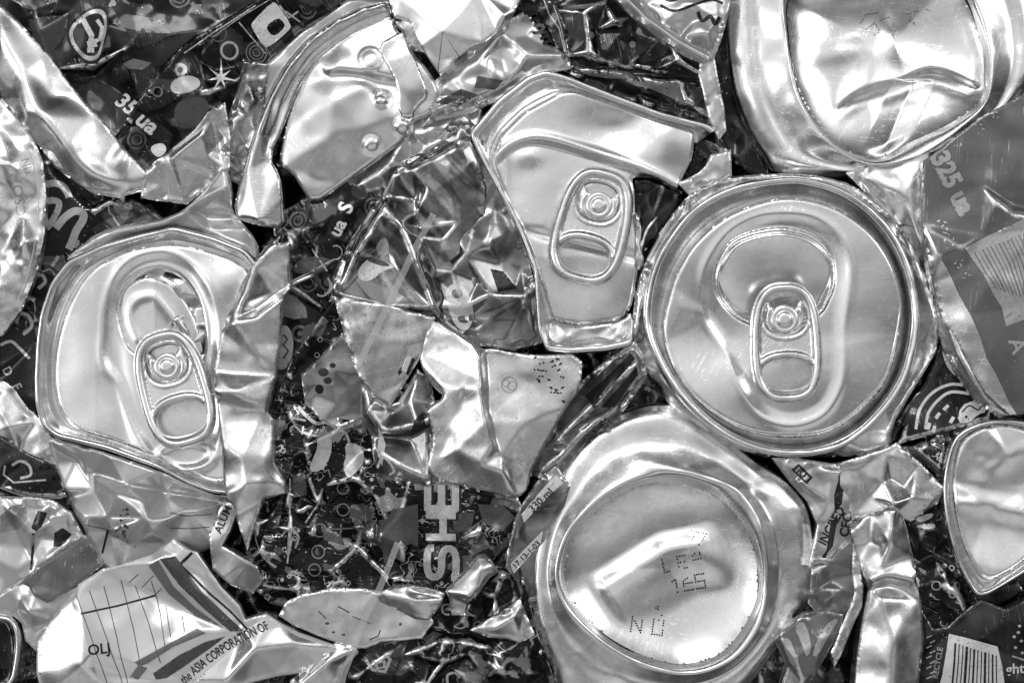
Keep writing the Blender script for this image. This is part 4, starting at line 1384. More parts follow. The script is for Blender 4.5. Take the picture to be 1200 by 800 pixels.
lettering(s, "TIN", (34, 196), 13, 108, M["ink_faint"], name="painted_emboss_lettering", off=0.3)

# --- dark script can between the embossed end and the opened end
s = scrap("crushed_can", "black printed can with pale script lettering behind the opened can end",
          P_((30, 185), (60, 190, 0), (72, 203, 0), (95, 228, 0), (110, 240, -2), (128, 233, 0), (160, 246, -2), (180, 258, -4), (118, 282, -6), (74, 310, -6), (52, 350, -8), (44, 400, -8), (44, 470, -8), (44, 505, -8), (20, 478, -2), (-20, 440, 0), (-20, 330), (20, 300)),
          M["dark_swirl"], -18, creases=[P_((60, 205, 4), (100, 245, 6), (112, 246, 4), (130, 234, 4)), P_((0, 448, 6), (20, 474, 6), (42, 492, 2))], facet=[(30, 2)], res=2.0, smooth=1, edge=(2.4, 1.6))
decal(s, "printed_backing", [P_((50, 196), (60, 192), (110, 244), (100, 262), (84, 292), (68, 300), (50, 300)), P_((0, 395), (40, 385), (42, 488), (0, 450))], M["ink_black"], off=0.3)
decal(s, "printed_script", [stroke(spline(P_((46, 228), (58, 216), (72, 217), (80, 226), (82, 232)), False), 8), stroke(spline(P_((50, 272), (60, 262), (68, 248), (70, 238), (62, 235), (54, 238)), False), 7.5),
                            stroke(spline(P_((66, 268), (76, 256), (88, 248), (98, 250), (98, 258), (90, 270), (84, 284), (80, 292)), False), 9)], M["ink_pale"], off=0.7)
lettering(s, "D", (9, 435), 14, -62, M["ink_pale"], bold=0.02)
lettering(s, "E", (20, 453), 14, -62, M["ink_pale"], bold=0.02)
decal(s, "printed_marks", [stroke(spline(P_((40, 325), (48, 322), (52, 330), (44, 338)), False), 4), stroke(spline(P_((18, 378), (22, 368), (32, 370), (36, 382), (26, 392)), False), 4), stroke(P_((30, 345), (40, 352)), 5), stroke(spline(P_((0, 404), (12, 400), (22, 408), (34, 420)), False), 3.5),
                           stroke(P_((60, 312), (68, 300)), 4)], M["ink_pale"], off=0.7)
s = scrap("crumpled_can_scrap", "curved silver scrap of can against the opened can end, above the badge can",
          P_((-20, 440, -4), (8, 458, 0), (26, 484, 0), (40, 495, -2), (52, 515, -2), (58, 545, -6), (45, 545, -6), (20, 530, -4), (-20, 515, -6)), M["wall"], -4,
          creases=[P_((0, 470, 6), (14, 500, 8), (20, 525, 2)), P_((30, 495, 4), (26, 515, -4), (10, 530, -4))], facet=[(18, 3)], res=2.0, smooth=2, edge=(2.4, 1.6), cat="can scrap")
s = scrap("crushed_can", "dark can with a small pale ring badge tucked under the opened can",
          P_((-20, 505, -2), (0, 520, 0), (30, 538, 0), (58, 550, 0), (66, 572, -2), (72, 588, -6), (45, 586, -6), (20, 583, -6), (-20, 572, -6)), M["dark"], -2, creases=[P_((0, 572, -2), (30, 580, 2), (70, 582, 0))], res=2.0, smooth=1, facet=[(20, 2)], edge=(2.4, 1.6))
decal(s, "printed_badge", [stroke(spline(P_((14, 545), (24, 540), (34, 545), (36, 556), (24, 560)), False), 3.2), stroke(P_((6, 545), (4, 556), (16, 565), (54, 562)), 2.2)], M["ink_pale"], res=2)
decal(s, "printed_or_fold_line", [stroke(spline(P_((0, 571), (22, 579), (48, 583), (70, 583)), False), 2.2)], M["ink_pale"])

# --- bottom left
s = scrap("crumpled_can_scrap", "pale crumpled scrap with a black and white dotted print at the left edge",
          P_((-20, 580), (0, 588, 0), (28, 588, 2), (60, 592, 2), (78, 604, 4), (90, 628, 0), (40, 660, -4), (34, 680, -6), (18, 692, -4), (0, 706, -6), (-20, 710)), M["pale"], 2,
          creases=[P_((40, 625, 6), (36, 660, -6)), P_((62, 605, 8), (78, 632, -4)), P_((44, 630, -4), (60, 612, 6), (50, 598, 0))], facet=[(22, 4)], res=2.0, smooth=1, edge=(2.4, 1.6), cat="can scrap")
decal(s, "printed_halftone", [P_((0, 604), (14, 592), (30, 590), (34, 606), (22, 620), (0, 624)), P_((24, 622), (34, 612), (40, 620), (36, 626))], M["halftone"])
decal(s, "printed_patch", [P_((44, 598), (56, 600), (50, 616), (44, 622), (38, 618)), P_((64, 624), (74, 618), (84, 626), (70, 640), (62, 640))], M["ink_black"])
decal(s, "printed_or_fold_line", [stroke(P_((40, 624), (35, 668)), 3)], M["ink_black"])
s = scrap("crumpled_can_scrap", "flat scratched dark grey strip of can, almost rectangular, beside the ruled white can",
          Q("b2", [(92, 402, 0), (200, 322, 2), (328, 236, 2), (352, 270, 2), (382, 340, 0), (300, 405, 0), (240, 446, -2), (182, 476, -2), (140, 452, -2), (118, 420, -4)]), M["grey"], 16, res=2.0, ch=0, facet=[(26, 1.4)], wob=(20, 1), edge=(3, 2), smooth=1, cat="can scrap")
s = scrap("crumpled_can_scrap", "pale folded scrap under the dark grey rectangular strip",
          Q("b2", [(-40, 500), (60, 440, 0), (110, 420, 2), (140, 455, 2), (185, 480, 2), (300, 430, 4), (290, 470, 2), (200, 552, 0), (132, 645, -6), (112, 625, -6), (100, 560, -4), (60, 520, -4), (-40, 525)]), M["pale"], 4,
          creases=[Q("b2", [(80, 460, 0), (120, 520, 8), (130, 600, -4)]), Q("b2", [(120, 515, 8), (180, 505, 2), (240, 515, 0)])], facet=[(22, 3)], res=2.0, smooth=2, edge=(2.4, 1.6), cat="can scrap")
th = Thing("crushed_can", "dark can end with a pale rolled rim in the bottom left corner", at=(0, 770), z=4)
rimK = chaikin(Q("b2", [(-110, 540), (-40, 527), (20, 530), (55, 545), (78, 590), (86, 660), (75, 740), (55, 810), (-30, 850), (-110, 840), (-160, 700)]), 2)
panK = chaikin(Q("b2", [(-100, 565), (-40, 553), (0, 555), (25, 575), (40, 620), (44, 680), (38, 740), (25, 795), (-40, 820), (-100, 810), (-130, 700)]), 2)
loft(th, "rim", (-15, 765), [(rimK, -40), (rimK, -4), (rimK, panK, 2, 3), (rimK, panK, 6, 3.5), (rimK, panK, 9, -4), (panK, -12)], M["rim"], n=160)
sheet(th, "panel", panK, M["dark"], dz=-10, facet=[(24, 4)], res=2.0, ch=0, edge=None, skirt=6)
s = scrap("crushed_can", "white can with ruled lines, grey curved bands and black capitals, bulging at the bottom left",
          Q("b2", [(150, 640, -6), (200, 562, -4), (270, 490, 0), (300, 450, 2), (312, 418, 2), (400, 362, 0), (470, 346, 0), (600, 302, 2), (640, 275, 4), (680, 246, 6), (740, 285, 6), (765, 292, 4), (810, 360, 2), (860, 430, 2), (930, 500, 2), (955, 560, 2), (1040, 535, 2), (1090, 570, 0), (1167, 612, -2),
                   (1300, 660, -4), (1330, 690, -6), (1260, 740, -8), (1150, 760, -8), (1080, 770, -8), (960, 800, -10), (900, 860, -12), (170, 860, -10), (146, 760, -6), (146, 700, -6)]), M["white"], 20,
          creases=[Q("b2", [(302, 450, 4), (330, 560, 6), (370, 680, 8), (400, 800, 4)]), Q("b2", [(390, 352, 0), (520, 425, -5), (700, 510, -7), (880, 585, -4), (950, 600, 0)]), Q("b2", [(590, 330, 4), (660, 430, 2), (720, 505, -6)]),
                   Q("b2", [(640, 300, 8), (760, 440, 6), (870, 570, 0)]), Q("b2", [(530, 715, 6), (660, 650, 4), (800, 595, 0), (870, 590, -2)]), Q("b2", [(700, 790, -2), (800, 715, -4), (940, 610, -6)]),
                   Q("b2", [(330, 720, 10), (400, 740, 4), (510, 780, 0)]), Q("b2", [(700, 300, 6), (800, 400, -2), (950, 560, -2)]), Q("b2", [(880, 790, 0), (1000, 660, 9), (1160, 640, 6)])],
          facet=[(46, 1.5)], res=2.0, smooth=2, wob=(46, 3), edge=(2.4, 1.6))
lo_ = s
decal(s, "bare_metal_patch", [Q("b2", [(152, 640), (200, 566), (268, 496), (298, 456), (322, 560), (350, 650), (380, 760), (392, 855), (175, 855), (150, 760), (150, 700)]),
                              Q("b2", [(925, 655), (1000, 590), (1100, 582), (1166, 618), (1300, 664), (1322, 690), (1255, 735), (1150, 755), (1080, 765), (960, 795), (900, 850), (700, 850), (800, 760)])], M["base"], off=0.4, res=2.0)
rl = []
for x0, x1 in ((300, 420), (350, 480), (405, 500), (470, 560), (525, 630), (590, 650)):
    y0 = 455 - (x0 - 300) * 0.32 + (x0 > 500) * 40
    y1 = 800 if x0 < 420 else 760 - (x0 - 470) * 0.75
    rl.append(stroke(Q("b2", [(x0, y0), ((x0 + x1) / 2 + 6, (y0 + y1) / 2), (x1, y1)]), 0.9))
rl += [stroke(Q("b2", [(645, 500), (668, 620)]), 0.9), stroke(Q("b2", [(710, 540), (722, 600)]), 0.9), stroke(Q("b2", [(500, 410), (540, 375)]), 0.9), stroke(Q("b2", [(550, 430), (600, 380)]), 0.9), stroke(Q("b2", [(600, 460), (632, 430)]), 0.9)]
decal(s, "ruled_line", rl, M["ink_mid"])
decal(s, "printed_or_fold_line", [stroke(Q("b2", [(320, 526), (460, 498), (604, 460)]), 2.2)], M["ink_black"])
decal(s, "printed_or_reflected_band", [Q("b2", [(582, 340), (622, 318), (680, 420), (760, 505), (850, 570), (870, 585), (760, 540), (660, 455)]), Q("b2", [(530, 715), (640, 655), (770, 585), (805, 605), (680, 655), (580, 720), (545, 730)]), Q("b2", [(508, 775), (545, 725), (580, 738), (540, 785)])], M["ink_grey"])  # after the first outline: the band's reflection in the fold, painted in ink
decal(s, "printed_or_reflected_band", [Q("b2", [(630, 312), (690, 300), (790, 440), (870, 520), (950, 595), (900, 600), (800, 510), (700, 410)]), Q("b2", [(600, 760), (700, 690), (800, 640), (880, 618), (820, 665), (720, 735), (650, 780), (610, 785)])], M["ink_mid"])
decal(s, "printed_or_fold_line", [stroke(Q("b2", [(712, 330), (755, 288)]), 3.5), stroke(Q("b2", [(712, 335), (820, 450), (900, 520), (968, 590)]), 2.4)], M["ink_black"])
lettering(s, "OLJ", Q("b2", [(393, 664)])[0], 17, 6, M["ink_black"], bold=0.02)
lettering(s, "the ASIA CORPORATION OF", Q("b2", [(870, 668)])[0], 15.5, 33.5, M["ink_black"], bold=0.015, sx=0.62, bend=-0.35)

# --- the bare folded strip beside the opened end
s = scrap("crushed_can", "folded bare strip of can standing between the opened can end and the dark print",
          P_((339, 282, -4), (311, 288, 0), (284, 330, 0), (275, 352, 0), (259, 389, -2), (250, 436, -4), (254, 470, -2), (258, 520, -2), (262, 572, -4), (275, 605, -6), (289, 646, -10), (297, 617, -6), (309, 585, -4), (334, 578, -6), (333, 564, -6), (321, 542, -6), (320, 492, -6), (313, 482, -6), (322, 440, -6), (330, 380, -6), (332, 345, -6), (339, 338, -6)),
          M["wall"], 30, creases=[P_((278, 373, 4), (300, 362, -10), (322, 346, -12), (338, 336, -8)), P_((275, 378, 8), (300, 372, 4), (330, 348, -2)), P_((256, 462, 6), (275, 458, 8), (310, 482, -2)), P_((262, 520, 4), (285, 535, 8), (310, 545, 2)), P_((268, 575, 2), (290, 566, 8), (330, 568, -2)), P_((285, 350, 8), (300, 310, 8), (315, 292, 4))],
          facet=[(34, 2.5)], res=2.0, smooth=3, wob=(34, 3), edge=(2.4, 1.6), skirt=46)

# --- the dark printed can running down the middle
s = scrap("crushed_can", "black printed can marked with white letters below the torn can end",
          P_((330, 262, -6), (345, 250, -4), (365, 238, 0), (405, 222, 2), (432, 234, 2), (438, 240, 0), (420, 275, -2), (410, 300, -2), (396, 346, -2), (388, 370, -4), (360, 425, -6), (352, 475, -8), (360, 520, -10), (330, 590, -10), (300, 640, -14), (280, 600, -14), (300, 440, -14), (330, 340, -10)),
          M["dark_rings"], -10, creases=[P_((339, 288, 0), (372, 290, 6), (390, 282, 4), (412, 274, 2)), P_((338, 335, 4), (368, 322, 6), (400, 310, 2)), P_((338, 300, -8), (360, 270, 4), (400, 250, 4))], facet=[(24, 3)], res=2.0, smooth=1, edge=(2.4, 1.6))
lettering(s, "ua", Q("a6", [(434, 200)])[0], 21, 62, M["ink_white"], bold=0.03)
lettering(s, "S", Q("a6", [(462, 130)])[0], 24, 68, M["ink_white"], bold=0.03)
decal(s, "printed_arc", [stroke(ell(378, 335, 9, 12, 10, 16, -60, 120), 2.2), stroke(ell(394, 296, 7, 8, 0, 16, -120, 100), 1.6), stroke(ell(384, 336, 5, 8, 10, 12, -60, 120), 1.5), stroke(P_((366, 292), (384, 318)), 2), stroke(P_((342, 330), (366, 318), (392, 304)), 2.2)], M["ink_pale"], res=2)
decal(s, "printed_patch", [P_((332, 344), (345, 346), (358, 360), (360, 372), (344, 374), (332, 370))], M["ink_grey"])
decal(s, "printed_patch", [chaikin(P_((354, 382), (370, 378), (380, 384), (372, 398), (362, 412), (352, 408)), 1)], M["ink_mid"])
decal(s, "printed_patch", [chaikin(P_((350, 303), (375, 300), (392, 306), (376, 318), (352, 322), (342, 316)), 1)], M["ink_mid"])
hd = [ell(331, 407, 12, 26, 4, 30)]
decal(s, "printed_disc", hd, M["ink_pale"])
decal(s, "printed_disc_mark", [stroke(P_((332, 392), (336, 398), (331, 404), (337, 411), (331, 420)), 2.5)], M["ink_mid"], off=0.9, res=2)
rs = np.random.RandomState(9)
decal(s, "printed_dots", [ring2(x, y, r, 1.2) for x, y, r in [(366, 396, 4), (344, 430, 8), (330, 455, 6), (318, 470, 9), (340, 465, 4)]], M["ink_mid"], res=2)

s = scrap("crushed_can", "black can crumpled into fine wrinkles, printed with tiny circles and pale figures",
          P_((330, 470, -6), (352, 420, 0), (372, 395, 2), (394, 360, 2), (400, 350, 2), (415, 392, 0), (440, 440, 0), (470, 470, 0), (480, 500, 0), (500, 545, -2), (505, 600, -2), (500, 660, -4), (470, 692, -6), (420, 702, -6), (350, 708, -8), (320, 700, -10), (290, 668, -10), (280, 640, -12), (300, 600, -10), (318, 540, -8)),
          M["collage2"], -6, creases=[P_((338, 575, 4), (340, 620, 8), (336, 660, 2)), P_((362, 560, 6), (374, 590, 8), (360, 618, 2), (352, 640, 0)), P_((300, 612, 4), (306, 640, 8), (322, 668, 2)), P_((455, 610, 8), (420, 640, 10), (390, 668, 8), (370, 690, 0)), P_((360, 520, 8), (400, 500, 10), (432, 486, 4)),
                                      P_((410, 565, 4), (440, 580, 8), (434, 612, 2)), P_((350, 690, 4), (300, 685, 0)), P_((380, 568, 6), (420, 562, 8), (480, 565, 4))],
          facet=[(26, 3), (12, 0.9)], rc=(18, 5), res=2.0, smooth=0, edge=(2.4, 1.6))
cs = s
decal(s, "printed_figure", [chaikin(P_((372, 508), (380, 500), (390, 512), (388, 536), (376, 552), (362, 552), (368, 535), (373, 524)), 1), chaikin(P_((404, 520), (414, 518), (425, 524), (428, 540), (416, 555), (408, 560), (402, 546), (406, 534)), 1)], M["ink_pale"], res=2)
decal(s, "printed_figure", [stroke(spline(P_((350, 478), (360, 488), (372, 496), (384, 492)), False), 4), chaikin(P_((366, 430), (376, 424), (386, 436), (378, 448), (366, 446)), 1), stroke(spline(P_((355, 506), (372, 510), (395, 504), (420, 496), (432, 484)), False), 3.0), stroke(spline(P_((392, 502), (405, 506), (410, 518)), False), 2.4)], M["ink_pale"], res=2)
decal(s, "printed_dots", [ring2(x, y, r, 1.4) for x, y, r in [(375, 621, 7.5), (373, 646, 7.5), (402, 597, 7), (402, 572, 6.5), (369, 667, 7), (395, 670, 5)]], M["ink_grey"], res=2)
decal(s, "printed_patch", [ell(382, 438, 5, 4), ell(372, 462, 4, 6), ell(384, 446, 4, 3), P_((343, 558), (358, 556), (360, 580), (344, 582)), P_((376, 615), (400, 625), (404, 638), (380, 632))], M["ink_mid"], res=2)
decal(s, "printed_swash", [stroke(spline(P_((302, 612), (300, 632), (310, 652), (324, 664)), False), 3, taper=np.linspace(0.3, 1, 25)), stroke(spline(P_((330, 628), (340, 618), (350, 628), (346, 642)), False), 2.4), stroke(P_((340, 560), (340, 616)), 1.6), stroke(P_((340, 625), (337, 660)), 2.2), stroke(P_((362, 562), (374, 588), (358, 612)), 2.0)], M["ink_pale"], res=2)
lettering(s, "21", (350, 497), 24, 78, M["ink_pale"], name="printed_lettering")
s = scrap("crumpled_can_scrap", "small pale paddle-shaped scrap lying below the bare folded strip",
          P_((246, 625, 0), (262, 590, 4), (272, 588, 4), (276, 600, 2), (268, 622, 2), (258, 640, 0), (274, 648, 2), (300, 664, 2), (307, 680, 0), (296, 694, -2), (270, 684, -2), (250, 666, -2)), M["mottle_pale"], 24, facet=[(16, 2)], res=2.0, smooth=1, edge=(2.4, 1.6), cat="can scrap")
lettering(s, "ALUM", (262, 608), 13, 66, M["ink_black"], bold=0.02)

# --- foil facets in the middle
s = scrap("crushed_can", "shiny dark foil folded into a tall pointed fold, crossed by a thin pale strap",
          Q("a6", [(425, 440, -2), (455, 340, 0), (490, 255, 2), (560, 150, 4), (600, 105, 6), (645, 15, 2), (690, -30, -2), (760, -60, -4), (815, -100, -6), (880, -90), (905, -40), (930, 60, -4), (920, 200, -6), (890, 400, -10), (890, 570, -14), (790, 520, -6), (765, 495, 0), (600, 470, -2)]),
          M["foil"], 2, creases=[Q("a6", [(435, 430, 2), (500, 290, 10), (580, 150, 12), (640, 20, 4)]), Q("a6", [(590, 120, 12), (650, 190, 10), (700, 310, 10), (765, 480, 8)]), Q("a6", [(690, 0, 4), (700, 100, -10), (710, 200, -8), (780, 350, -8), (820, 420, -12)]),
                                 Q("a6", [(760, -40, 6), (740, 60, 4), (700, 150, -6)]), Q("a6", [(830, -80, 4), (830, 30, 8), (850, 180, 4), (860, 320, -6)]), Q("a6", [(500, 300, 4), (560, 300, -6), (640, 330, -2), (680, 400, 0)]), Q("a6", [(580, 180, 8), (600, 260, -4), (650, 340, 0)]),
                                 Q("a6", [(720, 230, 0), (800, 240, 6), (860, 300, -2)])], facet=[(60, 4)], res=1.8, smooth=2, edge=(2.4, 1.6), wob=(40, 3))
fo_ = s
decal(s, "printed_patch", [chaikin(Q("a6", [(500, 345), (540, 300), (575, 305), (640, 335), (590, 345), (545, 385), (505, 380)]), 2)], M["ink_white"])
decal(s, "printed_patch", [chaikin(Q("a6", [(570, 250), (600, 225), (615, 280), (590, 300), (565, 280)]), 2)], M["ink_pale"])
decal(s, "printed_patch", [chaikin(Q("a6", [(520, 305), (560, 300), (625, 330), (580, 332)]), 2)], M["ink_mid"], off=0.9)
s = scrap("crushed_can", "crinkled foil beside the kite-shaped end, printed with a tiny pull tab picture",
          P_((505, 200, -4), (520, 165, 0), (540, 142, 0), (556, 158, 2), (560, 185, 0), (580, 225, -4), (598, 270, -4), (612, 310, -6), (622, 350, -6), (628, 395, -8), (600, 402, -6), (560, 396, -4), (530, 380, 0), (508, 366, 2), (500, 340, 0), (490, 310, -2), (495, 260, -4)),
          M["mottle"], -6, creases=[P_((540, 150, 8), (534, 200, 2), (548, 235, 6), (560, 255, 2), (575, 265, 4)), P_((518, 200, -6), (512, 240, 6), (520, 280, -4)), P_((530, 258, 8), (545, 300, 8), (575, 345, 4), (618, 346, 6)), P_((505, 330, 0), (530, 318, 6), (560, 330, -4)), P_((575, 265, 6), (572, 290, 8), (585, 310, 0), (605, 335, -4)),
                                   P_((510, 360, 2), (550, 372, -4), (615, 348, 6)), P_((520, 372, 0), (545, 360, 6), (560, 385, -2))],
          rc=(3, 4), facet=[(34, 4)], res=2.0, smooth=1, edge=(2.4, 1.6))
decal(s, "printed_tab_picture", [(chaikin(P_((522, 340), (530, 332), (542, 333), (550, 345), (556, 368), (550, 386), (540, 388), (530, 376), (524, 356)), 2), ell(536, 344, 6.5, 5.5, 10, 18), ell(543, 374, 7, 4.5, 10, 18))], M["ink_white"], off=0.9, res=2)
decal(s, "printed_patch", [P_((505, 235), (525, 228), (545, 240), (548, 258), (524, 262), (508, 250)), P_((575, 315), (590, 318), (606, 338), (584, 342)), P_((512, 290), (535, 280), (545, 296), (530, 310))], M["ink_black"], off=0.5)
s = scrap("crushed_can", "stained light grey four-sided facet of can beneath the pointed foil fold",
          Q("a6", [(428, 446, 2), (520, 462, 4), (605, 472, 4), (700, 500, 2), (760, 515, 0), (735, 580, -2), (720, 630, -2), (660, 730, -4), (612, 805, -6), (560, 775, -6), (500, 690, -4), (460, 560, 0)]), M["stained"], 18, ch=0,
          creases=[Q("a6", [(440, 455, 4), (480, 560, 2), (520, 690, -2)]), Q("a6", [(640, 690, 0), (700, 600, 2)])], facet=[(40, 2)], res=2.0, smooth=1, wob=(24, 2), edge=(2.4, 1.6))
decal(s, "printed_mark", [Q("a6", [(650, 695), (672, 640), (690, 645), (668, 700)])], M["ink_white"], res=2)
decal(s, "printed_mark", [Q("a6", [(668, 705), (690, 650), (702, 655), (676, 712)]), Q("a6", [(640, 700), (652, 680), (656, 696), (646, 712)])], M["ink_black"], res=2)
s = scrap("crumpled_can_scrap", "mottled pale crumple with dark blots hanging from the stained facet",
          P_((358, 440, -2), (380, 420, 0), (400, 398, 2), (412, 420, 0), (425, 450, 2), (440, 465, 2), (455, 480, 2), (470, 475, 2), (490, 440, 0), (500, 448, -2), (505, 475, -2), (540, 470, 0), (520, 490, 0), (500, 505, 0), (510, 560, -4), (490, 570, -6), (445, 555, -6), (440, 510, -4), (425, 485, -4), (400, 500, -4), (380, 490, -4), (362, 470, -4)),
          M["mottle"], 8, creases=[P_((425, 440, 4), (432, 480, 8), (438, 540, 2)), P_((440, 468, 8), (458, 482, 0), (480, 468, 6)), P_((450, 505, 8), (490, 498, 10), (530, 472, 4)), P_((450, 510, -6), (480, 512, -6), (505, 500, 0)), P_((445, 530, 4), (470, 545, 8), (500, 560, 2))], facet=[(20, 3.5)], res=2.0, smooth=1, edge=(2.4, 1.6), cat="can scrap")
decal(s, "printed_blot", [ell(379, 436, 6, 5), ell(384, 446, 5, 4), ell(374, 456, 5, 5.5), ell(390, 428, 3.5, 3), P_((480, 512), (500, 500), (496, 482), (486, 492))], M["ink_black"], res=2)
decal(s, "printed_figure", [stroke(spline(P_((442, 548), (450, 535), (462, 550), (456, 556)), False), 3), P_((444, 500), (452, 520), (448, 546), (442, 530))], M["ink_white"], res=2)

s = scrap("crushed_can", "dark streaked can wall squeezed under the lower edge of the torn can end",
          P_((380, 225, -4), (420, 190, -2), (480, 150, 0), (540, 118, 0), (560, 110, -2), (552, 150, -2), (520, 178, -2), (486, 208, 0), (462, 232, -2), (430, 244, -4), (400, 236, -4)), M["mottle"], -14,
          creases=[P_((410, 222, 2), (455, 196, 8), (480, 190, 2)), P_((470, 200, -2), (500, 176, 8), (545, 150, 4)), P_((440, 190, -2), (446, 206, 6))], facet=[(18, 3)], res=2.0, smooth=1)
# --- the bare folded base in the middle
s = scrap("crushed_can", "bare can base folded double along a vertical ridge, dotted print at its corner",
          Q("b5", [(300, 165, -6), (325, 110, -2), (343, 80, 0), (420, 115, 2), (485, 150, 4), (520, 190, 2), (560, 188, -4), (640, 205, -4), (740, 212, -4), (890, 203, -8), (885, 330, -8), (830, 400, -6), (770, 500, -6), (720, 600, -6), (700, 625, -6), (690, 700, -8), (660, 730, -8), (630, 735, -6), (560, 715, -8), (440, 690, -10), (330, 660, -12), (320, 600, -10),
                   (345, 520, -8), (325, 440, -6), (310, 410, -6), (390, 362, 4), (345, 330, -4), (305, 270, -8), (290, 215, -8)]), M["wall"], 26, ch=1,
          creases=[Q("b5", [(345, 88, 0), (420, 125, 6), (488, 168, 12), (514, 215, 14), (520, 330, 14), (535, 440, 14), (562, 540, 12), (600, 640, 8), (632, 715, 0)]), Q("b5", [(530, 200, -2), (540, 330, 2), (560, 460, 4), (590, 580, 4), (640, 690, -2)]),
                   Q("b5", [(560, 188, -4), (680, 310, -2), (820, 405, -4)]), Q("b5", [(540, 420, 2), (690, 450, 2)]), Q("b5", [(690, 450, 2), (565, 510, 4)]), Q("b5", [(570, 575, 4), (640, 595, -2), (700, 625, -6)]),
                   Q("b5", [(470, 280, 6), (430, 430, 2), (370, 590, -4)]), Q("b5", [(300, 210, -6), (360, 310, 2), (440, 330, 8), (512, 300, 12)]), Q("b5", [(340, 590, -6), (430, 560, 4), (520, 610, 8)])],
          res=2.0, smooth=2, wob=(36, 3), edge=(2.4, 1.6), skirt=50)
rs = np.random.RandomState(12)
dm = []
for (x, y) in Q("b5", [(725, 215), (740, 240), (725, 262), (740, 290), (735, 305), (780, 230), (800, 222), (815, 240), (790, 250), (810, 265), (820, 290), (765, 300), (800, 335), (785, 345), (822, 380), (770, 330), (750, 265), (728, 300), (806, 350), (818, 330)]):
    for k in range(3):
        dm.append(ell(x + rs.uniform(-3, 3), y + rs.uniform(-1, 1), 1.2, n=7))
decal(s, "dotted_code", dm, M["ink_dot"], res=2)
decal(s, "painted_emboss_ring", [ring2(*Q("b5", [(622, 318)])[0], 9, 1.2), ring2(*Q("b5", [(610, 312)])[0], 4, 1.0), ring2(*Q("b5", [(632, 322)])[0], 5, 1.0)], M["ink_faint"], res=2)  # flat faint ink paints in the shading of raised rings
s = scrap("crushed_can", "dark tube-like roll of printed can between the folded base and the round end",
          Q("b5", [(890, 330, -10), (980, 250, 0), (1080, 182, 2), (1108, 225, 2), (1112, 285, -2), (1020, 420, -6), (930, 480, -8), (860, 560, -10), (770, 655, -12), (700, 640, -14), (740, 560, -10), (820, 420, -10)]), M["mottle"], 6,
          creases=[Q("b5", [(800, 520, 2), (930, 390, 14), (1090, 230, 12)]), Q("b5", [(930, 470, 6), (1020, 400, 4), (1115, 270, 6)]), Q("b5", [(740, 640, 2), (850, 545, 4), (930, 440, 2)])], facet=[(16, 3)], res=2.0, smooth=1, edge=(2.4, 1.6))
decal(s, "printed_patch", [Q("b5", [(900, 360), (1000, 270), (1070, 200), (1085, 220), (1000, 320), (930, 400)]), Q("b5", [(960, 400), (1060, 290), (1090, 250), (1095, 280), (1010, 400)])], M["ink_black"], off=0.5)

# --- the can with big block letters
s = scrap("crushed_can", "dark can with large pale block letters reading up its side below the folded base",
          P_((436, 562, -6), (470, 556, -4), (497, 560, 0), (530, 570, 2), (572, 580, 2), (602, 588, 2), (614, 606, 0), (600, 625, -2), (575, 650, -4), (552, 668, -4), (542, 692, -6), (520, 700, -6), (490, 695, -6), (450, 680, -8), (440, 640, -6), (444, 600, -4)),
          M["collage2"], 2, creases=[P_((500, 634, 0), (530, 632, 3), (560, 624, 4), (600, 620, 0)), P_((556, 580, 4), (580, 610, -4), (560, 640, -2)), P_((470, 640, 8), (486, 632, 2), (498, 640, -4)), P_((444, 628, 6), (470, 600, 8), (480, 562, 2))], rc=(4, 4), facet=[(26, 2)], res=2.0, smooth=1, edge=(2.4, 1.6))
sh_ = s
lx0, lx1 = 499, 536


def glyph(strokes, y0, y1, w):
    """Block letter lying on its side: u runs up the picture, v towards the left."""
    return [stroke([(lx1 - v * (lx1 - lx0), y1 - u * (y1 - y0)) for u, v in st], w) for st in strokes]


gl = glyph([[(0.08, 0), (0.08, 1)], [(0, 0.06), (0.95, 0.06)], [(0, 0.5), (0.95, 0.5)], [(0, 0.94), (0.95, 0.94)]], 566, 598, 8.5)
gl += glyph([[(0.1, 0.05), (0.1, 1)], [(0.9, 0.05), (0.9, 1)], [(0.1, 0.45), (0.9, 0.45)]], 600, 632, 8.5)
gl += glyph([chaikin([(0.04, 0.20), (0.04, 0.04), (0.94, 0.04), (0.94, 0.5), (0.06, 0.5), (0.06, 0.96), (0.96, 0.96), (0.96, 0.74)], 2, False)], 640, 678, 8.5)
decal(s, "letter_outline", [np.asarray(g) + (np.asarray(g) - np.asarray(g).mean(0)) * 0.06 + np.array([2.5, 1.5]) for g in gl], M["ink_black"], off=0.6, res=2.0)  # printed dark outline, set slightly off behind the letters
for g0, nm in ((gl[:4], "block_letter"), (gl[4:7], "block_letter"), (gl[7:], "block_letter")):
    decal(s, nm, g0, M["ink_pale"], off=1.1, res=2.0)
decal(s, "printed_patch", [P_((560, 590), (590, 592), (604, 606), (588, 622), (566, 612)), P_((442, 600), (490, 590), (490, 640), (470, 632), (450, 660)), P_((530, 600), (556, 600), (552, 622), (532, 622))], M["ink_mid"], off=0.4)

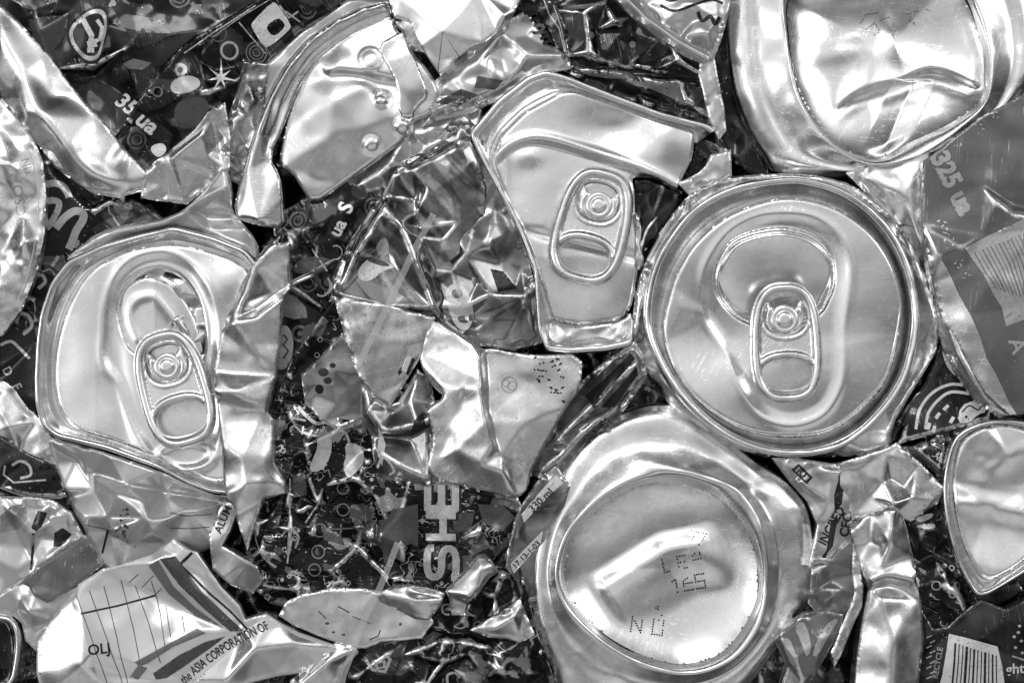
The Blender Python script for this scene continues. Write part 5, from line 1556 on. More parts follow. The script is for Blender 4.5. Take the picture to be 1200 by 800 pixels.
# --- bottom centre
s = scrap("crumpled_can_scrap", "flat white leaf-shaped piece of can with flecks, below the wrinkled black can",
          Q("b4", [(105, 515, -4), (128, 470, 0), (190, 442, 2), (300, 420, 2), (420, 418, 2), (500, 430, 0), (600, 480, 0), (680, 510, 0), (700, 545, -2), (660, 600, -2), (600, 605, -2), (500, 612, -2), (440, 640, -4), (395, 640, -4), (250, 590, -4), (150, 545, -4)]), M["lid_soft"], 16, facet=[(36, 1.5)], wob=(30, 2), res=2.0, smooth=1, edge=(2.4, 1.6), cat="can scrap")
decal(s, "printed_fleck", [stroke(Q("b4", [(250, 500), (280, 530)]), 1.2), stroke(Q("b4", [(330, 480), (375, 505)]), 1.4), stroke(Q("b4", [(385, 520), (460, 550)]), 0.9), ell(*Q("b4", [(285, 550)])[0], 2.5, 1.6, n=8), ell(*Q("b4", [(310, 585)])[0], 2, 1.2, n=8), ell(*Q("b4", [(580, 552)])[0], 1.8, n=8),
                            stroke(Q("b4", [(500, 575), (490, 600), (455, 615)]), 1.5), ell(*Q("b4", [(350, 595)])[0], 2.2, 1.2, n=8)], M["ink_mid"], res=2)
s = scrap("crumpled_can_scrap", "curled silver lip of can beneath the block letters",
          Q("b4", [(478, 430, -2), (560, 402, 0), (610, 398, 2), (690, 410, 2), (755, 430, 0), (742, 475, -2), (690, 535, -4), (640, 530, -4), (560, 490, -4), (500, 460, -4)]), M["wall"], 26, creases=[Q("b4", [(520, 430, 4), (620, 450, 8), (740, 455, 4)]), Q("b4", [(600, 405, 2), (680, 430, -4), (750, 440, -2)])],
          res=2.0, smooth=3, edge=(2.4, 1.6), wob=(30, 1.5), cat="can scrap")
s = scrap("crumpled_can_scrap", "bright silver corner folded over at the foot of the block letter can",
          Q("b4", [(760, 418, -2), (830, 345, 0), (885, 278, 2), (920, 272, 2), (950, 300, 2), (975, 345, 0), (940, 365, 0), (880, 450, -2), (850, 470, -2), (830, 520, -4), (785, 520, -6), (775, 450, -4)]), M["wall"], 30, creases=[Q("b4", [(790, 425, 2), (860, 440, 8), (900, 400, 6), (940, 350, 4)]), Q("b4", [(850, 370, 4), (900, 330, 8), (945, 310, 4)])], res=2.0, smooth=2, wob=(26, 2), edge=(2.4, 1.6), cat="can scrap")
s = scrap("crushed_can", "black can crinkled into thin bright wrinkles at the bottom beside the upturned base",
          P_((390, 770, -8), (420, 758, -4), (480, 748, -2), (500, 735, 0), (512, 715, 2), (528, 700, 2), (560, 690, 2), (585, 665, 2), (600, 640, 0), (604, 670, 0), (612, 700, -2), (622, 740, -4), (640, 790, -6), (650, 830, -8), (380, 830, -8), (376, 800, -8)),
          M["dark_swirl"], 0, creases=[P_((490, 760, 8), (520, 748, 10), (550, 752, 8), (570, 756, 4)), P_((500, 800, 8), (520, 775, 10), (550, 764, 8), (580, 760, 4)), P_((545, 720, 8), (560, 735, 2), (580, 715, 8), (605, 700, 4)), P_((555, 800, 6), (585, 784, 10), (620, 786, 4)), P_((420, 790, 6), (440, 775, 8), (470, 768, 2)), P_((530, 710, 8), (526, 740, 4), (500, 770, 6)),
                                      P_((575, 760, 4), (590, 778, 8)), P_((590, 670, 8), (580, 700, 8), (600, 680, 4))], rc=(14, 5), facet=[(24, 2.5), (12, 0.8)], res=2.0, smooth=1, edge=(2.4, 1.6))
decal(s, "printed_mark", [stroke(Q("b4", [(440, 690), (470, 730), (520, 740), (540, 690), (520, 670)]), 4), (Q("b4", [(480, 698), (520, 692), (522, 725), (482, 728)]), Q("b4", [(490, 705), (512, 702), (512, 718), (492, 720)])), stroke(spline(Q("b4", [(770, 790), (770, 755), (800, 745), (820, 765)]), False), 3), stroke(ell(*Q("b4", [(768, 490)])[0], 6, 6, 0, 14, 60, 330), 2.5), stroke(spline(Q("b4", [(860, 470), (850, 500), (880, 520)]), False), 2.5), stroke(ell(*Q("b4", [(820, 545)])[0], 8, 6, 0, 14, -60, 150), 2)], M["ink_pale"], res=2)
s = scrap("crumpled_can_scrap", "grey silver wedge of can pressed against the upturned base near the date strip",
          Q("b4", [(880, 575, -4), (960, 530, 0), (1055, 470, 2), (1075, 520, 0), (1105, 590, -2), (1060, 615, -4), (1010, 600, -4), (940, 595, -4)]), M["wall"], 14, creases=[Q("b4", [(960, 570, 2), (1030, 520, 8), (1060, 480, 2)])], res=2.0, smooth=2, wob=(26, 2), edge=(2.4, 1.6), cat="can scrap")
s = scrap("crumpled_can_scrap", "long pale silver sliver along the bottom beside the wrinkled black can",
          Q("b4", [(150, 790, -4), (250, 700, 0), (320, 640, 2), (385, 645, 0), (395, 665, 0), (340, 720, -2), (320, 790, -4), (310, 830, -6), (140, 830, -6)]), M["wall"], 12, creases=[Q("b4", [(180, 790, 4), (280, 705, 8), (380, 660, 4)])], res=2.0, smooth=2, wob=(26, 2), edge=(2.4, 1.6), cat="can scrap")
s = scrap("crushed_can", "narrow printed can wall with volume and date strips beside the upturned base",
          P_((650, 552, -4), (662, 570, -2), (656, 590, -4), (642, 615, -6), (632, 650, -10), (626, 690, -14), (618, 712, -10), (606, 695, -4), (598, 662, 0), (600, 650, 2), (608, 612, 2), (614, 598, 2), (632, 570, 0)), M["mottle"], 4, facet=[(16, 2)], res=2.0, smooth=1, edge=(2.4, 1.6))
decal(s, "printed_strip", [P_((611, 602), (636, 572), (652, 556), (660, 566), (644, 580), (614, 612)), P_((598, 660), (616, 642), (636, 622), (634, 636), (620, 652), (602, 672))], M["ink_white"], off=0.6)
lettering(s, "330 ml", (634, 586), 12.5, 44, M["ink_black"], bold=0.02, off=1.0)
lettering(s, "17 13-1-03", (617, 650), 9.5, 44, M["ink_black"], bold=0.02, off=1.0)

# --- top middle
s = scrap("crumpled_can_scrap", "clean white torn sheet of can hanging over the top edge beside the torn can end",
          P_((452, -30), (456, 0, 0), (462, 20, 2), (480, 27, 2), (487, 42, 0), (493, 54, 2), (505, 72, 0), (516, 88, -2), (527, 80, 0), (531, 72, 0), (537, 66, 0), (552, 57, 0), (567, 50, -2), (582, 38, -2), (598, 24, -2), (610, 0, -2), (616, -30)), M["lid_soft"], 28,
          creases=[P_((519, 38, 8), (538, 67, 2)), P_((519, 38, 8), (516, 70, 0)), P_((560, -10, 0), (590, 20, 5), (600, 12, 0)), P_((470, 0, 2), (500, 26, 5), (519, 38, 8))], res=2.0, smooth=1, ch=0, wob=(36, 2.5), edge=(2.4, 1.6), cat="can scrap")
decal(s, "printed_or_fold_line", [stroke(P_((513, 84), (519, 38), (538, 67), (532, 71)), 0.9)], M["ink_mid"])  # grey line follows the small flap's folded edges
s = scrap("crumpled_can_scrap", "narrow pale strip of torn metal at the corner of the torn can end",
          Q("a2", [(636, 78, 0), (680, 72, 2), (700, 110, 2), (725, 160, 0), (735, 180, -2), (700, 172, -2), (672, 150, -2), (660, 110, 0)]), M["wall"], 26, facet=[(14, 2)], res=2, smooth=1, cat="can scrap", edge=(2.4, 1.6))
s = scrap("crumpled_can_scrap", "smudged mottled foil between the torn can end and the kite-shaped end",
          Q("a3", [(40, 290, -4), (100, 230, 0), (200, 160, 2), (290, 85, 2), (340, 55, 0), (370, 100, 0), (400, 165, 2), (480, 190, 0), (485, 225, -2), (410, 240, -4), (330, 275, -6), (250, 330, -6), (150, 375, -8), (40, 400, -10), (0, 420, -12), (40, 340, -8)]), M["mottle_pale"], 8,
          creases=[Q("a3", [(60, 300, 2), (180, 220, 8), (260, 120, 4)]), Q("a3", [(250, 160, 0), (350, 200, 8), (470, 195, 2)]), Q("a3", [(40, 380, 2), (160, 340, 6), (280, 290, 2)])], facet=[(18, 3)], res=2.0, smooth=1, edge=(2.4, 1.6), cat="can scrap")
lettering(s, "nvyn", Q("a3", [(398, 95)])[0], 22, -62, M["ink_black"], bold=0.04, off=0.8)
decal(s, "printed_patch", [P_((510, 120), (540, 105), (560, 112), (536, 126)), P_((560, 90), (590, 95), (580, 106), (556, 104))], M["ink_mid"], off=0.4)
s = scrap("crushed_can", "dark glossy can dented along its side above the kite-shaped end",
          Q("a3", [(380, 20, -6), (460, 30, 0), (540, -20), (640, -20, 0), (720, 60, 0), (800, 115, 2), (870, 165, 2), (905, 215, 0), (945, 240, -2), (940, 275, -4), (860, 262, -4), (800, 240, -4), (690, 245, -6), (560, 235, -6), (490, 205, -4), (440, 100, -4)]), M["dark"], 4,
          creases=[Q("a3", [(455, 35, 8), (550, 45, 8), (620, 15, 6)]), Q("a3", [(480, 195, 6), (560, 190, 10), (600, 210, 4), (690, 240, 0)]), Q("a3", [(620, 20, 4), (650, 80, 12), (690, 105, 2), (800, 150, 4)]), Q("a3", [(500, 190, 4), (560, 130, 8), (590, 110, 0)]), Q("a3", [(850, 160, 6), (880, 210, 8), (940, 245, 2)]), Q("a3", [(470, 40, 4), (490, 190, 4)])],
          facet=[(26, 3)], res=2.0, smooth=1, wob=(24, 2.5), edge=(2.4, 1.6))
decal(s, "printed_patch", [Q("a3", [(470, 25), (620, 10), (600, 22), (540, 35), (480, 38)]), ell(*Q("a3", [(715, 155)])[0], 4, n=10), ell(*Q("a3", [(570, 125)])[0], 4, n=10), ell(*Q("a3", [(655, 215)])[0], 3, n=10)], M["ink_grey"], res=2)
s = scrap("crumpled_can_scrap", "dark sliver with bright edges between the smudged foil and the dented glossy can",
          Q("a3", [(325, -20), (400, -20, 0), (440, 20, 2), (468, 90, 2), (488, 185, 0), (462, 165, -2), (430, 90, -2), (390, 40, -2), (345, 40, -4)]), M["dark"], 16, facet=[(12, 3)], res=2, smooth=1, edge=(2.4, 1.6), cat="can scrap")
decal(s, "rubbed_edge", [stroke(Q("a3", [(405, -5), (425, 50), (460, 100), (480, 180)]), 1.5), stroke(Q("a3", [(440, 20), (465, 90), (486, 186)]), 1.2)], M["ink_pale"], res=2)
s = scrap("crushed_can", "long pale rounded rib of can running down from the top edge to the dented base",
          Q("a3", [(630, -30, -4), (690, -30, 0), (780, 62, 0), (880, 132, 0), (960, 182, 0), (992, 205, -2), (960, 214, -6), (900, 190, -6), (800, 120, -6), (720, 55, -6)]), M["pale"], 22, zf=None, creases=[Q("a3", [(665, -20, 10), (750, 62, 10), (860, 140, 10), (975, 206, 4)])], res=2, smooth=3, edge=(2.4, 1.6))
s = scrap("crushed_can", "pale can side with dark wavy marks squeezed against the dented base at the top edge",
          Q("a3", [(690, -30), (1020, -30), (1040, 0, 0), (1030, 60, 0), (1010, 130, -2), (990, 185, -4), (950, 165, -2), (880, 125, 0), (790, 60, 0)]), M["pale"], 8, creases=[Q("a3", [(800, 40, 6), (920, 20, 8), (1000, 0, 4)]), Q("a3", [(820, 80, 6), (930, 70, 2), (1000, 90, 4)]), Q("a3", [(900, 130, 6), (970, 120, 8), (1010, 60, 2)])], facet=[(24, 4)], res=2.0, smooth=1, wob=(20, 3), edge=(2.4, 1.6))
decal(s, "printed_wave", [stroke(spline(Q("a3", [(810, 20), (860, 42), (930, 20), (990, 0), (1030, 12)]), False), 3.2), stroke(spline(Q("a3", [(940, 45), (955, 75), (985, 60), (1000, 85), (1018, 60)]), False), 4.5), stroke(spline(Q("a3", [(820, -5), (850, 5), (900, -15)]), False), 3)], M["ink_black"], res=2)
s = scrap("crushed_can", "dark can body squeezed flat along the upper edge of the kite-shaped end",
          Q("a3", [(490, 240, -2), (560, 238, 0), (700, 248, 0), (860, 268, 0), (945, 280, 0), (985, 330, -2), (1010, 420, -4), (960, 410, -6), (860, 370, -6), (700, 325, -8), (580, 275, -8)]), M["dark"], -4, creases=[Q("a3", [(500, 240, 2), (680, 262, 8), (760, 305, 4), (800, 290, 8), (870, 280, 4), (900, 350, 6), (960, 400, 0)]), Q("a3", [(690, 250, 4), (740, 235, 8), (810, 260, 4)])],
          facet=[(20, 3)], res=2.0, smooth=1, edge=(2.4, 1.6))
decal(s, "rubbed_patch", [Q("a3", [(510, 236), (700, 252), (730, 275), (640, 275), (560, 262)]), Q("a3", [(720, 290), (790, 285), (870, 290), (900, 370), (850, 340), (780, 312)])], M["ink_grey"], off=0.5)
s = scrap("crumpled_can_scrap", "slim bright blade of metal standing between the kite-shaped end and the dented base",
          Q("a3", [(960, 215, 0), (972, 200, 2), (990, 215, 2), (1002, 280, 2), (1022, 370, 0), (1030, 450, -2), (1018, 465, -4), (990, 405, -4), (970, 310, -2), (956, 260, -2)]), M["pale"], 14, res=2, smooth=1, edge=(2.4, 1.6), wob=(14, 1.5), cat="can scrap")
s = scrap("crumpled_can_scrap", "curled bright splinter of metal above the round can end",
          Q("a3", [(905, 640, -4), (950, 620, 0), (985, 590, 2), (1000, 555, 2), (1037, 545, 2), (1040, 600, 0), (1000, 625, -2), (960, 645, -4), (920, 655, -6)]), M["pale"], 2, facet=[(12, 2)], res=2, smooth=1, edge=(2.4, 1.6), cat="can scrap")

# --- right side
s = scrap("crushed_can", "mid grey can printed 325 with a pale barcode label and a bare torn lower edge",
          Q("b8", [(163, 178, 0), (190, 158, 2), (240, 118, 4), (290, 80, 4), (345, 50, 2), (440, 0, 0), (440, 760, -4), (388, 772, -8), (370, 775, -10), (340, 750, -8), (310, 722, -8), (268, 650, -8), (240, 600, -8), (214, 560, -8), (200, 510, -8), (185, 450, -6), (170, 380, -6), (162, 320, -4)]), M["grey"], 34,
          creases=[Q("b8", [(165, 330, -2), (200, 400, 4), (230, 450, 2), (270, 540, 2), (320, 620, 2), (380, 765, -6)]), Q("b8", [(300, 235, 2), (330, 270, 9), (370, 300, 8), (430, 330, 4)]), Q("b8", [(320, 250, 0), (380, 285, -4), (430, 300, -2)]), Q("b8", [(270, 420, 4), (330, 450, 8), (400, 510, 4)]),
                   Q("b8", [(250, 380, 8), (300, 350, 4), (400, 300, 6)])], facet=[(60, 2)], res=2.0, smooth=2, wob=(40, 2.5), edge=(2.4, 1.6), skirt=50)
decal(s, "bare_metal_edge", [Q("b8", [(164, 322), (172, 335), (196, 395), (224, 440), (246, 490), (274, 540), (296, 590), (312, 640), (336, 680), (368, 745), (385, 770), (370, 772), (312, 720), (270, 650), (216, 560), (202, 510), (187, 450), (172, 380)])], M["base"], off=0.6)
lettering(s, "325 ua", Q("b8", [(231, 230)])[0], 30, -63, M["ink_pale"], bold=0.05, sx=0.95, off=1.3)
decal(s, "barcode_label", [Q("b8", [(258, 382), (330, 345), (400, 312), (402, 548), (356, 564), (346, 520), (325, 490), (300, 440)])], M["ink_pale"], off=0.5)
bars = []
for k, wd in enumerate((1.2, 0.8, 1.6, 0.9, 1.2, 0.7, 1.5, 0.9, 0.8, 1.3, 0.8, 1.1)):
    x = 282 + k * 9.5
    bars.append(stroke(Q("b8", [(x, 392 - k * 3.6), (x + 26, 440 - k * 3), (x + 52, 478 + k * 3)]), wd))
decal(s, "barcode_bar", bars, M["ink_grey"], off=0.9, res=2.0)
lettering(s, "A", Q("b8", [(382, 610)])[0], 26, -70, M["ink_pale"], bold=0.02)
rs = np.random.RandomState(5)
fl_ = []
for (x, y), n_, sp in zip(Q("b8", [(290, 95), (330, 70), (232, 140), (205, 320), (225, 360), (215, 340), (250, 420), (262, 440)]), (6, 5, 6, 6, 8, 6, 6, 5), (9, 8, 8, 7, 7, 7, 7, 6)):
    for k in range(n_):
        c = (x + rs.randn() * sp * 0.6, y + rs.randn() * sp * 0.6)
        a = rs.uniform(0, 3)
        fl_.append(stroke([c, (c[0] + math.cos(a) * rs.uniform(1, 4), c[1] + math.sin(a) * rs.uniform(1, 4))], rs.uniform(0.5, 1.6)))
decal(s, "chipped_paint", fl_, M["ink_white"], off=0.8, res=2)
s = scrap("crushed_can", "bright bare wedge of can wall between the round end and the 325 can",
          P_((1005, 205, -6), (1030, 196, -2), (1082, 186, 0), (1084, 240, 0), (1086, 300, 0), (1095, 340, -4), (1098, 370, -8), (1080, 320, -8), (1060, 270, -8), (1035, 235, -8)), M["wall"], -4, creases=[P_((1020, 210, 0), (1060, 230, 6), (1082, 290, 2))], res=2.0, smooth=2, wob=(30, 3), edge=(2.4, 1.6))
s = scrap("crushed_can", "long silver can edge running down beside the 325 can",
          P_((1083, 262, 0), (1090, 282, 0), (1100, 330, 2), (1112, 372, 2), (1130, 410, 2), (1150, 448, 0), (1180, 485, -2), (1170, 486, -4), (1146, 470, -6), (1125, 440, -6), (1108, 408, -6), (1098, 370, -6), (1086, 310, -4)), M["wall"], 22, creases=[P_((1088, 285, 6), (1104, 350, 6), (1125, 420, 6), (1165, 478, 2))], res=2.0, smooth=2, wob=(24, 1.5), edge=(2.4, 1.6))
s = scrap("crushed_can", "black can printed with white curved strokes below the round end's right wall",
          Q("b7", [(300, 225, -4), (330, 170, 0), (380, 110, 2), (405, 50, 2), (412, 0, 0), (440, 20, 0), (450, 60, 2), (490, 110, 2), (522, 150, 0), (525, 180, -2), (480, 198, -4), (420, 212, -4), (315, 242, -6)]), M["dark"], -2, creases=[Q("b7", [(310, 238, 4), (440, 204, 6), (520, 180, 4)])], facet=[(26, 2)], res=2.0, smooth=1, edge=(2.4, 1.6))
arcs = []
for r0 in (0, 1):
    arcs.append(stroke(spline(Q("b7", [(345 + r0 * 22, 205), (355 + r0 * 20, 160 + r0 * 8), (385 + r0 * 14, 120 + r0 * 16), (430, 100 + r0 * 18), (480, 108 + r0 * 16)]), False), 3.4))
arcs += [stroke(spline(Q("b7", [(412, 20), (420, 50), (440, 75), (470, 92)]), False), 5), stroke(spline(Q("b7", [(425, 10), (436, 45), (456, 66), (480, 88)]), False), 3)]
for x, y, a in ((372, 205, -70), (392, 180, -55), (410, 160, -45), (425, 190, -60), (385, 212, -75)):
    px_, py_ = Q("b7", [(x, y)])[0]
    arcs.append(stroke([(px_, py_), (px_ + 8 * math.cos(math.radians(a)), py_ + 8 * math.sin(math.radians(a)))], 4))
decal(s, "printed_arc", arcs, M["ink_white"], res=2)
decal(s, "printed_patch", [chaikin(Q("b7", [(440, 190), (450, 150), (480, 138), (508, 140), (512, 165), (490, 170), (470, 190)]), 1)], M["ink_white"], res=2)
decal(s, "printed_patch_line", [stroke(spline(Q("b7", [(452, 165), (470, 150), (490, 160), (500, 150)]), False), 1.6), ell(*Q("b7", [(462, 176)])[0], 1.6, n=8)], M["ink_black"], off=0.9, res=2)
s = scrap("crumpled_can_scrap", "light printed scrap with black lettering beside the upturned base",
          Q("b7", [(28, 282, -4), (60, 284, 0), (110, 292, 2), (150, 298, 2), (175, 330, 2), (198, 380, 0), (200, 440, -2), (175, 490, -4), (140, 522, -6), (112, 520, -6), (130, 430, -4), (105, 370, -4), (65, 325, -4)]), M["mottle_pale"], 4, creases=[Q("b7", [(150, 300, 6), (160, 380, 2), (150, 500, -2)]), Q("b7", [(70, 330, 2), (140, 370, 4), (195, 380, 2)])], facet=[(16, 2.5)], res=2.0, smooth=1, edge=(2.4, 1.6), cat="can scrap")
decal(s, "printed_box", [(Q("b7", [(55, 300), (72, 286), (104, 318), (90, 334)]), Q("b7", [(62, 302), (72, 293), (96, 318), (88, 326)]))], M["ink_black"], res=2)
lettering(s, "IO", Q("b7", [(79, 308)])[0], 10, -44, M["ink_black"], bold=0.03, off=0.9)
lettering(s, "INGRED", Q("b7", [(150, 432)])[0], 15, 62, M["ink_black"], bold=0.03, sx=0.9)
lettering(s, "CFC", Q("b7", [(184, 430)])[0], 15, 80, M["ink_black"], bold=0.03, off=0.9)
decal(s, "printed_smudge", [P_((977, 580), (984, 556), (990, 560), (986, 590), (978, 600)), P_((974, 610), (982, 606), (976, 640), (968, 650)), P_((964, 652), (972, 640), (966, 662))], M["ink_black"], res=2)
s = scrap("crumpled_can_scrap", "grey foil pinched to a knot under the round can end, crossed by a pale band",
          Q("b7", [(140, 302, -6), (200, 285, 0), (270, 262, 2), (300, 248, 2), (350, 290, 2), (402, 345, 0), (392, 372, -2), (335, 412, -2), (300, 400, 2), (285, 385, 4), (240, 405, 0), (205, 408, -4), (190, 370, -4)]), M["stained"], 10,
          creases=[Q("b7", [(292, 380, 10), (270, 330, 2), (210, 300, -2)]), Q("b7", [(292, 380, 10), (290, 320, -4), (280, 265, 2)]), Q("b7", [(292, 380, 10), (320, 340, -6), (310, 270, 4)]), Q("b7", [(292, 380, 10), (340, 365, 2), (390, 370, 2)]), Q("b7", [(292, 380, 10), (240, 365, -4), (195, 365, -2)])], facet=[(24, 2)], res=2.0, smooth=1, edge=(2.4, 1.6), cat="can scrap")
decal(s, "printed_or_reflected_band", [Q("b7", [(290, 258), (304, 252), (400, 348), (394, 368), (350, 332)])], M["ink_pale"], res=2.0)
s = scrap("crushed_can", "tongue of bare metal rising to a point between the printed scrap and the barcode can",
          Q("b7", [(292, 384, 2), (310, 400, 2), (325, 440, 0), (338, 500, -2), (348, 570, -2), (360, 610, -4), (366, 700, -6), (360, 760, -8), (350, 830, -10), (205, 830, -10), (215, 720, -6), (225, 650, -4), (238, 580, -2), (215, 520, -4), (200, 480, -6), (196, 430, -6), (240, 406, -2)]), M["wall"], 26,
          creases=[Q("b7", [(292, 388, 10), (280, 460, 12), (258, 540, 6), (240, 580, 0)]), Q("b7", [(240, 580, 2), (290, 572, -6), (348, 572, 0)]), Q("b7", [(235, 560, 8), (260, 545, 10), (340, 560, 4)]), Q("b7", [(260, 600, 8), (290, 700, 8), (285, 820, 4)]), Q("b7", [(200, 440, 2), (240, 470, -4), (270, 480, 4)])],
          facet=[(36, 2)], res=2.0, smooth=3, wob=(30, 2.5), edge=(2.4, 1.6), skirt=46)
s = scrap("crumpled_can_scrap", "printed scrap with pale leaf shapes at the bottom beside the upturned base",
          Q("b7", [(20, 700, -4), (50, 668, 0), (90, 640, 2), (130, 634, 2), (172, 642, 2), (166, 685, 0), (140, 720, 0), (120, 760, -2), (95, 800, -4), (70, 830, -6), (30, 830, -6), (50, 760, -4)]), M["grey"], 22, creases=[Q("b7", [(30, 700, 2), (60, 740, 6), (80, 800, 2)]), Q("b7", [(90, 645, 4), (120, 700, 6), (110, 770, 0)])], facet=[(18, 2)], res=2.0, smooth=1, edge=(2.4, 1.6), cat="can scrap")
decal(s, "printed_leaf", [chaikin(Q("b7", [(60, 668), (80, 650), (95, 680), (100, 720), (88, 740), (76, 700)]), 1), chaikin(Q("b7", [(100, 735), (120, 680), (150, 650), (168, 648), (140, 690), (115, 735)]), 1), chaikin(Q("b7", [(30, 700), (50, 690), (66, 740), (60, 770)]), 1)], M["ink_pale"], res=2)
s = scrap("crumpled_can_scrap", "dull dark grey slivers of can edged by thin lines, left of the bare metal tongue",
          Q("b7", [(115, 520, -2), (150, 520, 0), (178, 492, 0), (198, 470, 0), (215, 540, 2), (212, 590, 2), (190, 600, 0), (172, 640, -2), (130, 632, -4), (108, 610, -4)]), M["grey"], 4, creases=[Q("b7", [(118, 525, 4), (150, 560, -2), (150, 582, 2)]), Q("b7", [(112, 580, 4), (180, 582, 2)])], facet=[(16, 3)], res=2.0, smooth=1, edge=(2.4, 1.6), cat="can scrap")
s = scrap("crumpled_can_scrap", "thin silver rod-like fold of metal beside the bare metal tongue",
          Q("b7", [(200, 480, 2), (212, 520, 2), (220, 570, 2), (218, 620, 0), (195, 670, -2), (170, 735, -4), (158, 760, -6), (152, 730, -4), (170, 680, -2), (196, 620, 0), (206, 590, 0), (200, 540, 0)]), M["wall"], 24, res=2, smooth=2, edge=(2.4, 1.6), wob=(12, 1.5), cat="can scrap")
s = scrap("crushed_can", "black can body with thin bright creases behind the pinched can end",
          Q("b7", [(330, 240, -4), (400, 220, -2), (425, 225, -4), (405, 340, -6), (405, 440, -6), (440, 545, -4), (480, 620, -4), (480, 660, -4), (430, 700, -6), (370, 700, -4), (358, 610, 0), (345, 520, 0), (325, 430, -2), (340, 400, -2), (398, 362, -2), (360, 290, -4)]), M["collage"], -4,
          creases=[Q("b7", [(348, 572, 6), (385, 562, 8), (410, 545, 6), (420, 580, 8), (445, 595, 6), (465, 640, 4)]), Q("b7", [(325, 430, 6), (360, 450, 2), (390, 500, -4)]), Q("b7", [(330, 245, 6), (400, 300, 4)])], facet=[(20, 3.5)], res=2.0, smooth=1, edge=(2.4, 1.6))
decal(s, "printed_leaf", [chaikin(Q("b7", [(340, 415), (385, 400), (390, 410), (360, 425)]), 1), chaikin(Q("b7", [(345, 430), (392, 425), (394, 438), (360, 440)]), 1)], M["ink_pale"], res=2)
decal(s, "printed_or_reflected_band", [Q("b7", [(318, 250), (335, 244), (405, 300), (406, 318)])], M["ink_mid"], res=2)
decal(s, "printed_ring", [ring2(*Q("b7", [(430, 590)])[0], 4, 1.6), ring2(*Q("b7", [(392, 570)])[0], 5, 1.4)], M["ink_pale"], res=2)
s = scrap("crushed_can", "black can with a white barcode panel in the bottom right corner",
          Q("b7", [(360, 640, -2), (380, 690, 0), (430, 680, 0), (470, 640, 2), (500, 620, 2), (560, 640, 2), (640, 600, 0), (640, 840, -4), (350, 840, -6), (362, 740, -4)]), M["dark"], 2, creases=[Q("b7", [(470, 640, 4), (500, 690, 6), (560, 730, 4), (600, 790, 0)])], facet=[(30, 2)], res=2.0, smooth=1, edge=(2.4, 1.6))
decal(s, "barcode_panel", [Q("b7", [(424, 684), (470, 694), (520, 708), (535, 712), (548, 760), (560, 830), (396, 830), (408, 780)])], M["ink_white"], off=0.6)
bars = []
for k, wd in enumerate((2.2, 1.2, 1.2, 3.0, 1.2, 2.2, 1.2, 1.2, 2.8, 1.2, 2.0, 1.2)):
    x = 438 + k * 8.6
    bars.append(stroke(Q("b7", [(x, 705 + k * 2.6), (x - 8 + k * 1.2, 830)]), wd))
decal(s, "barcode_bar", bars, M["ink_black"], off=1.0, res=2.0)
lettering(s, "ght.", Q("b7", [(582, 766)])[0], 17, 4, M["ink_white"], bold=0.02)
decal(s, "printed_marks", [ell(*Q("b7", [(x, y)])[0], 2.2, 1.8, n=7) for x, y in ((575, 690), (588, 665), (592, 700), (578, 715), (595, 728), (585, 680))] + [stroke(Q("b7", [(570, 735), (600, 745)]), 2)], M["ink_pale"], res=2)
decal(s, "printed_marks", [stroke(Q("b7", [(372 + (k % 2) * 8, 790 - k * 12), (384 + (k % 2) * 8, 784 - k * 12)]), 1.4) for k in range(9)], M["ink_pale"], res=2)
lettering(s, "RECYCLE", Q("b7", [(398, 752)])[0], 9, 80, M["ink_faint"], bold=0.01)

# --- date codes and faint stamped words on the bare ends
rs = np.random.RandomState(2)


def dots(paths, sp=2.6, r=1.15, drop=0.15):
    o = []
    for p in paths:
        for q in resample_keep(np.asarray(p, float), sp, False):
            if rs.rand() > drop:
                o.append(ell(q[0] + rs.uniform(-.2, .2), q[1] + rs.uniform(-.2, .2), r, n=7))
    return o


GL = {"N": [[(0, 0), (0, 1), (.7, 0), (.7, 1)]], "O": [[(0, 0), (0, 1), (.7, 1), (.7, 0), (0, 0)]], "L": [[(0, 1), (0, 0), (.6, 0)]], "E": [[(.6, 1), (0, 1), (0, 0), (.6, 0)], [(0, .5), (.5, .5)]], "P": [[(0, 0), (0, 1), (.6, 1), (.6, .5), (0, .5)]],
      "1": [[(.1, .8), (.35, 1), (.35, 0)]], "6": [[(.6, 1), (0, .7), (0, 0), (.6, 0), (.6, .5), (0, .5)]], "S": [[(.6, 1), (0, 1), (0, .5), (.6, .5), (.6, 0), (0, 0)]], "7": [[(0, 1), (.65, 1), (.25, 0)]], "D": [[(0, 0), (0, 1), (.45, 1), (.65, .7), (.65, .3), (.45, 0), (0, 0)]]}


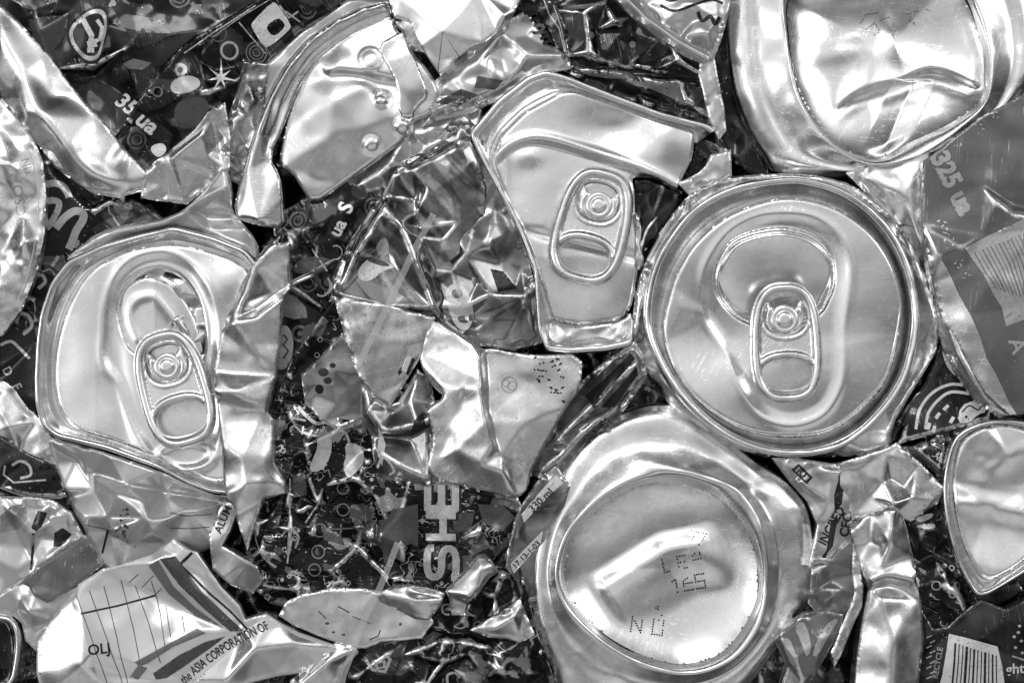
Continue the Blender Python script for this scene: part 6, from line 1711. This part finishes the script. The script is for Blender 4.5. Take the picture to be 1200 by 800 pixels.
def code(text, at, size, ang, gap=1.05, drop=0.12):
    a = math.radians(ang)
    paths = []
    for k, c in enumerate(text):
        for st_ in GL[c]:
            paths.append([(at[0] + ((u + k * gap) * math.cos(a) - v * math.sin(a)) * size, at[1] - ((u + k * gap) * math.sin(a) + v * math.cos(a)) * size) for u, v in st_])
    return dots(paths, 2.9, 1.1, drop)


dp = code("NO", (740, 741), 17, -8, 1.5) + code("IL".replace("I", "1"), (768, 722), 10, -8, 0.9, 0.4) + code("16S", (790, 697), 17, 10, 0.85) + code("LEP", (780, 672), 15, 12, 1.2, 0.3) + code("77", (806, 636), 14, -12, 0.8)
decal(domeD, "dotted_date_code", dp, M["ink_dot"], off=0.5, res=2)
dp = dots([Q("a4", [(630, 70), (650, 40), (690, 35)]), Q("a4", [(650, 90), (680, 70), (700, 100), (680, 110)]), Q("a4", [(700, 60), (730, 50)]), Q("a4", [(790, 40), (830, 30)]), Q("a4", [(800, 60), (820, 75), (805, 50)]), Q("a4", [(850, 20), (870, 30)])], 2.4, 0.8, 0.25)
decal(domeE, "dotted_date_code", dp, M["ink_mid"], off=0.5, res=2)

# --- loose clear straps lying over the scrap
for lab, pts in (("thin see-through strap lying across the pointed foil fold and the stained facet", Q("a6", [(765, 150, 30), (690, 290, 30), (620, 440, 30), (555, 570, 30), (500, 680, 30)])),
                 ("thin see-through strap crossing the white leaf-shaped piece at the bottom", Q("b4", [(570, 225, 34), (500, 400, 34), (440, 520, 34), (395, 640, 34), (350, 760, 34), (335, 840, 34)]))):
    w = 7.5
    P3 = np.array(pts, float)
    o2 = stroke(P3, w)
    c = o2.mean(0)
    th = Thing("plastic_strap", lab, "plastic strap", "thin plastic straps over the bale", at=c, z=34, empty=False)
    if "strap_mat" not in M:
        t_ = NT("clear_plastic_strap")
        t_.p.inputs["Transmission Weight"].default_value = 0.0
        t_.p.inputs["Alpha"].default_value = 0.42
        M["strap_mat"] = t_.done(0.6, 0.3, 0.0)
    sheet(th, "plastic_strap", [(p[0], p[1]) for p in o2], M["strap_mat"], res=3, ch=0, smooth=1, edge=None, skirt=1.5, wob=(60, 2))
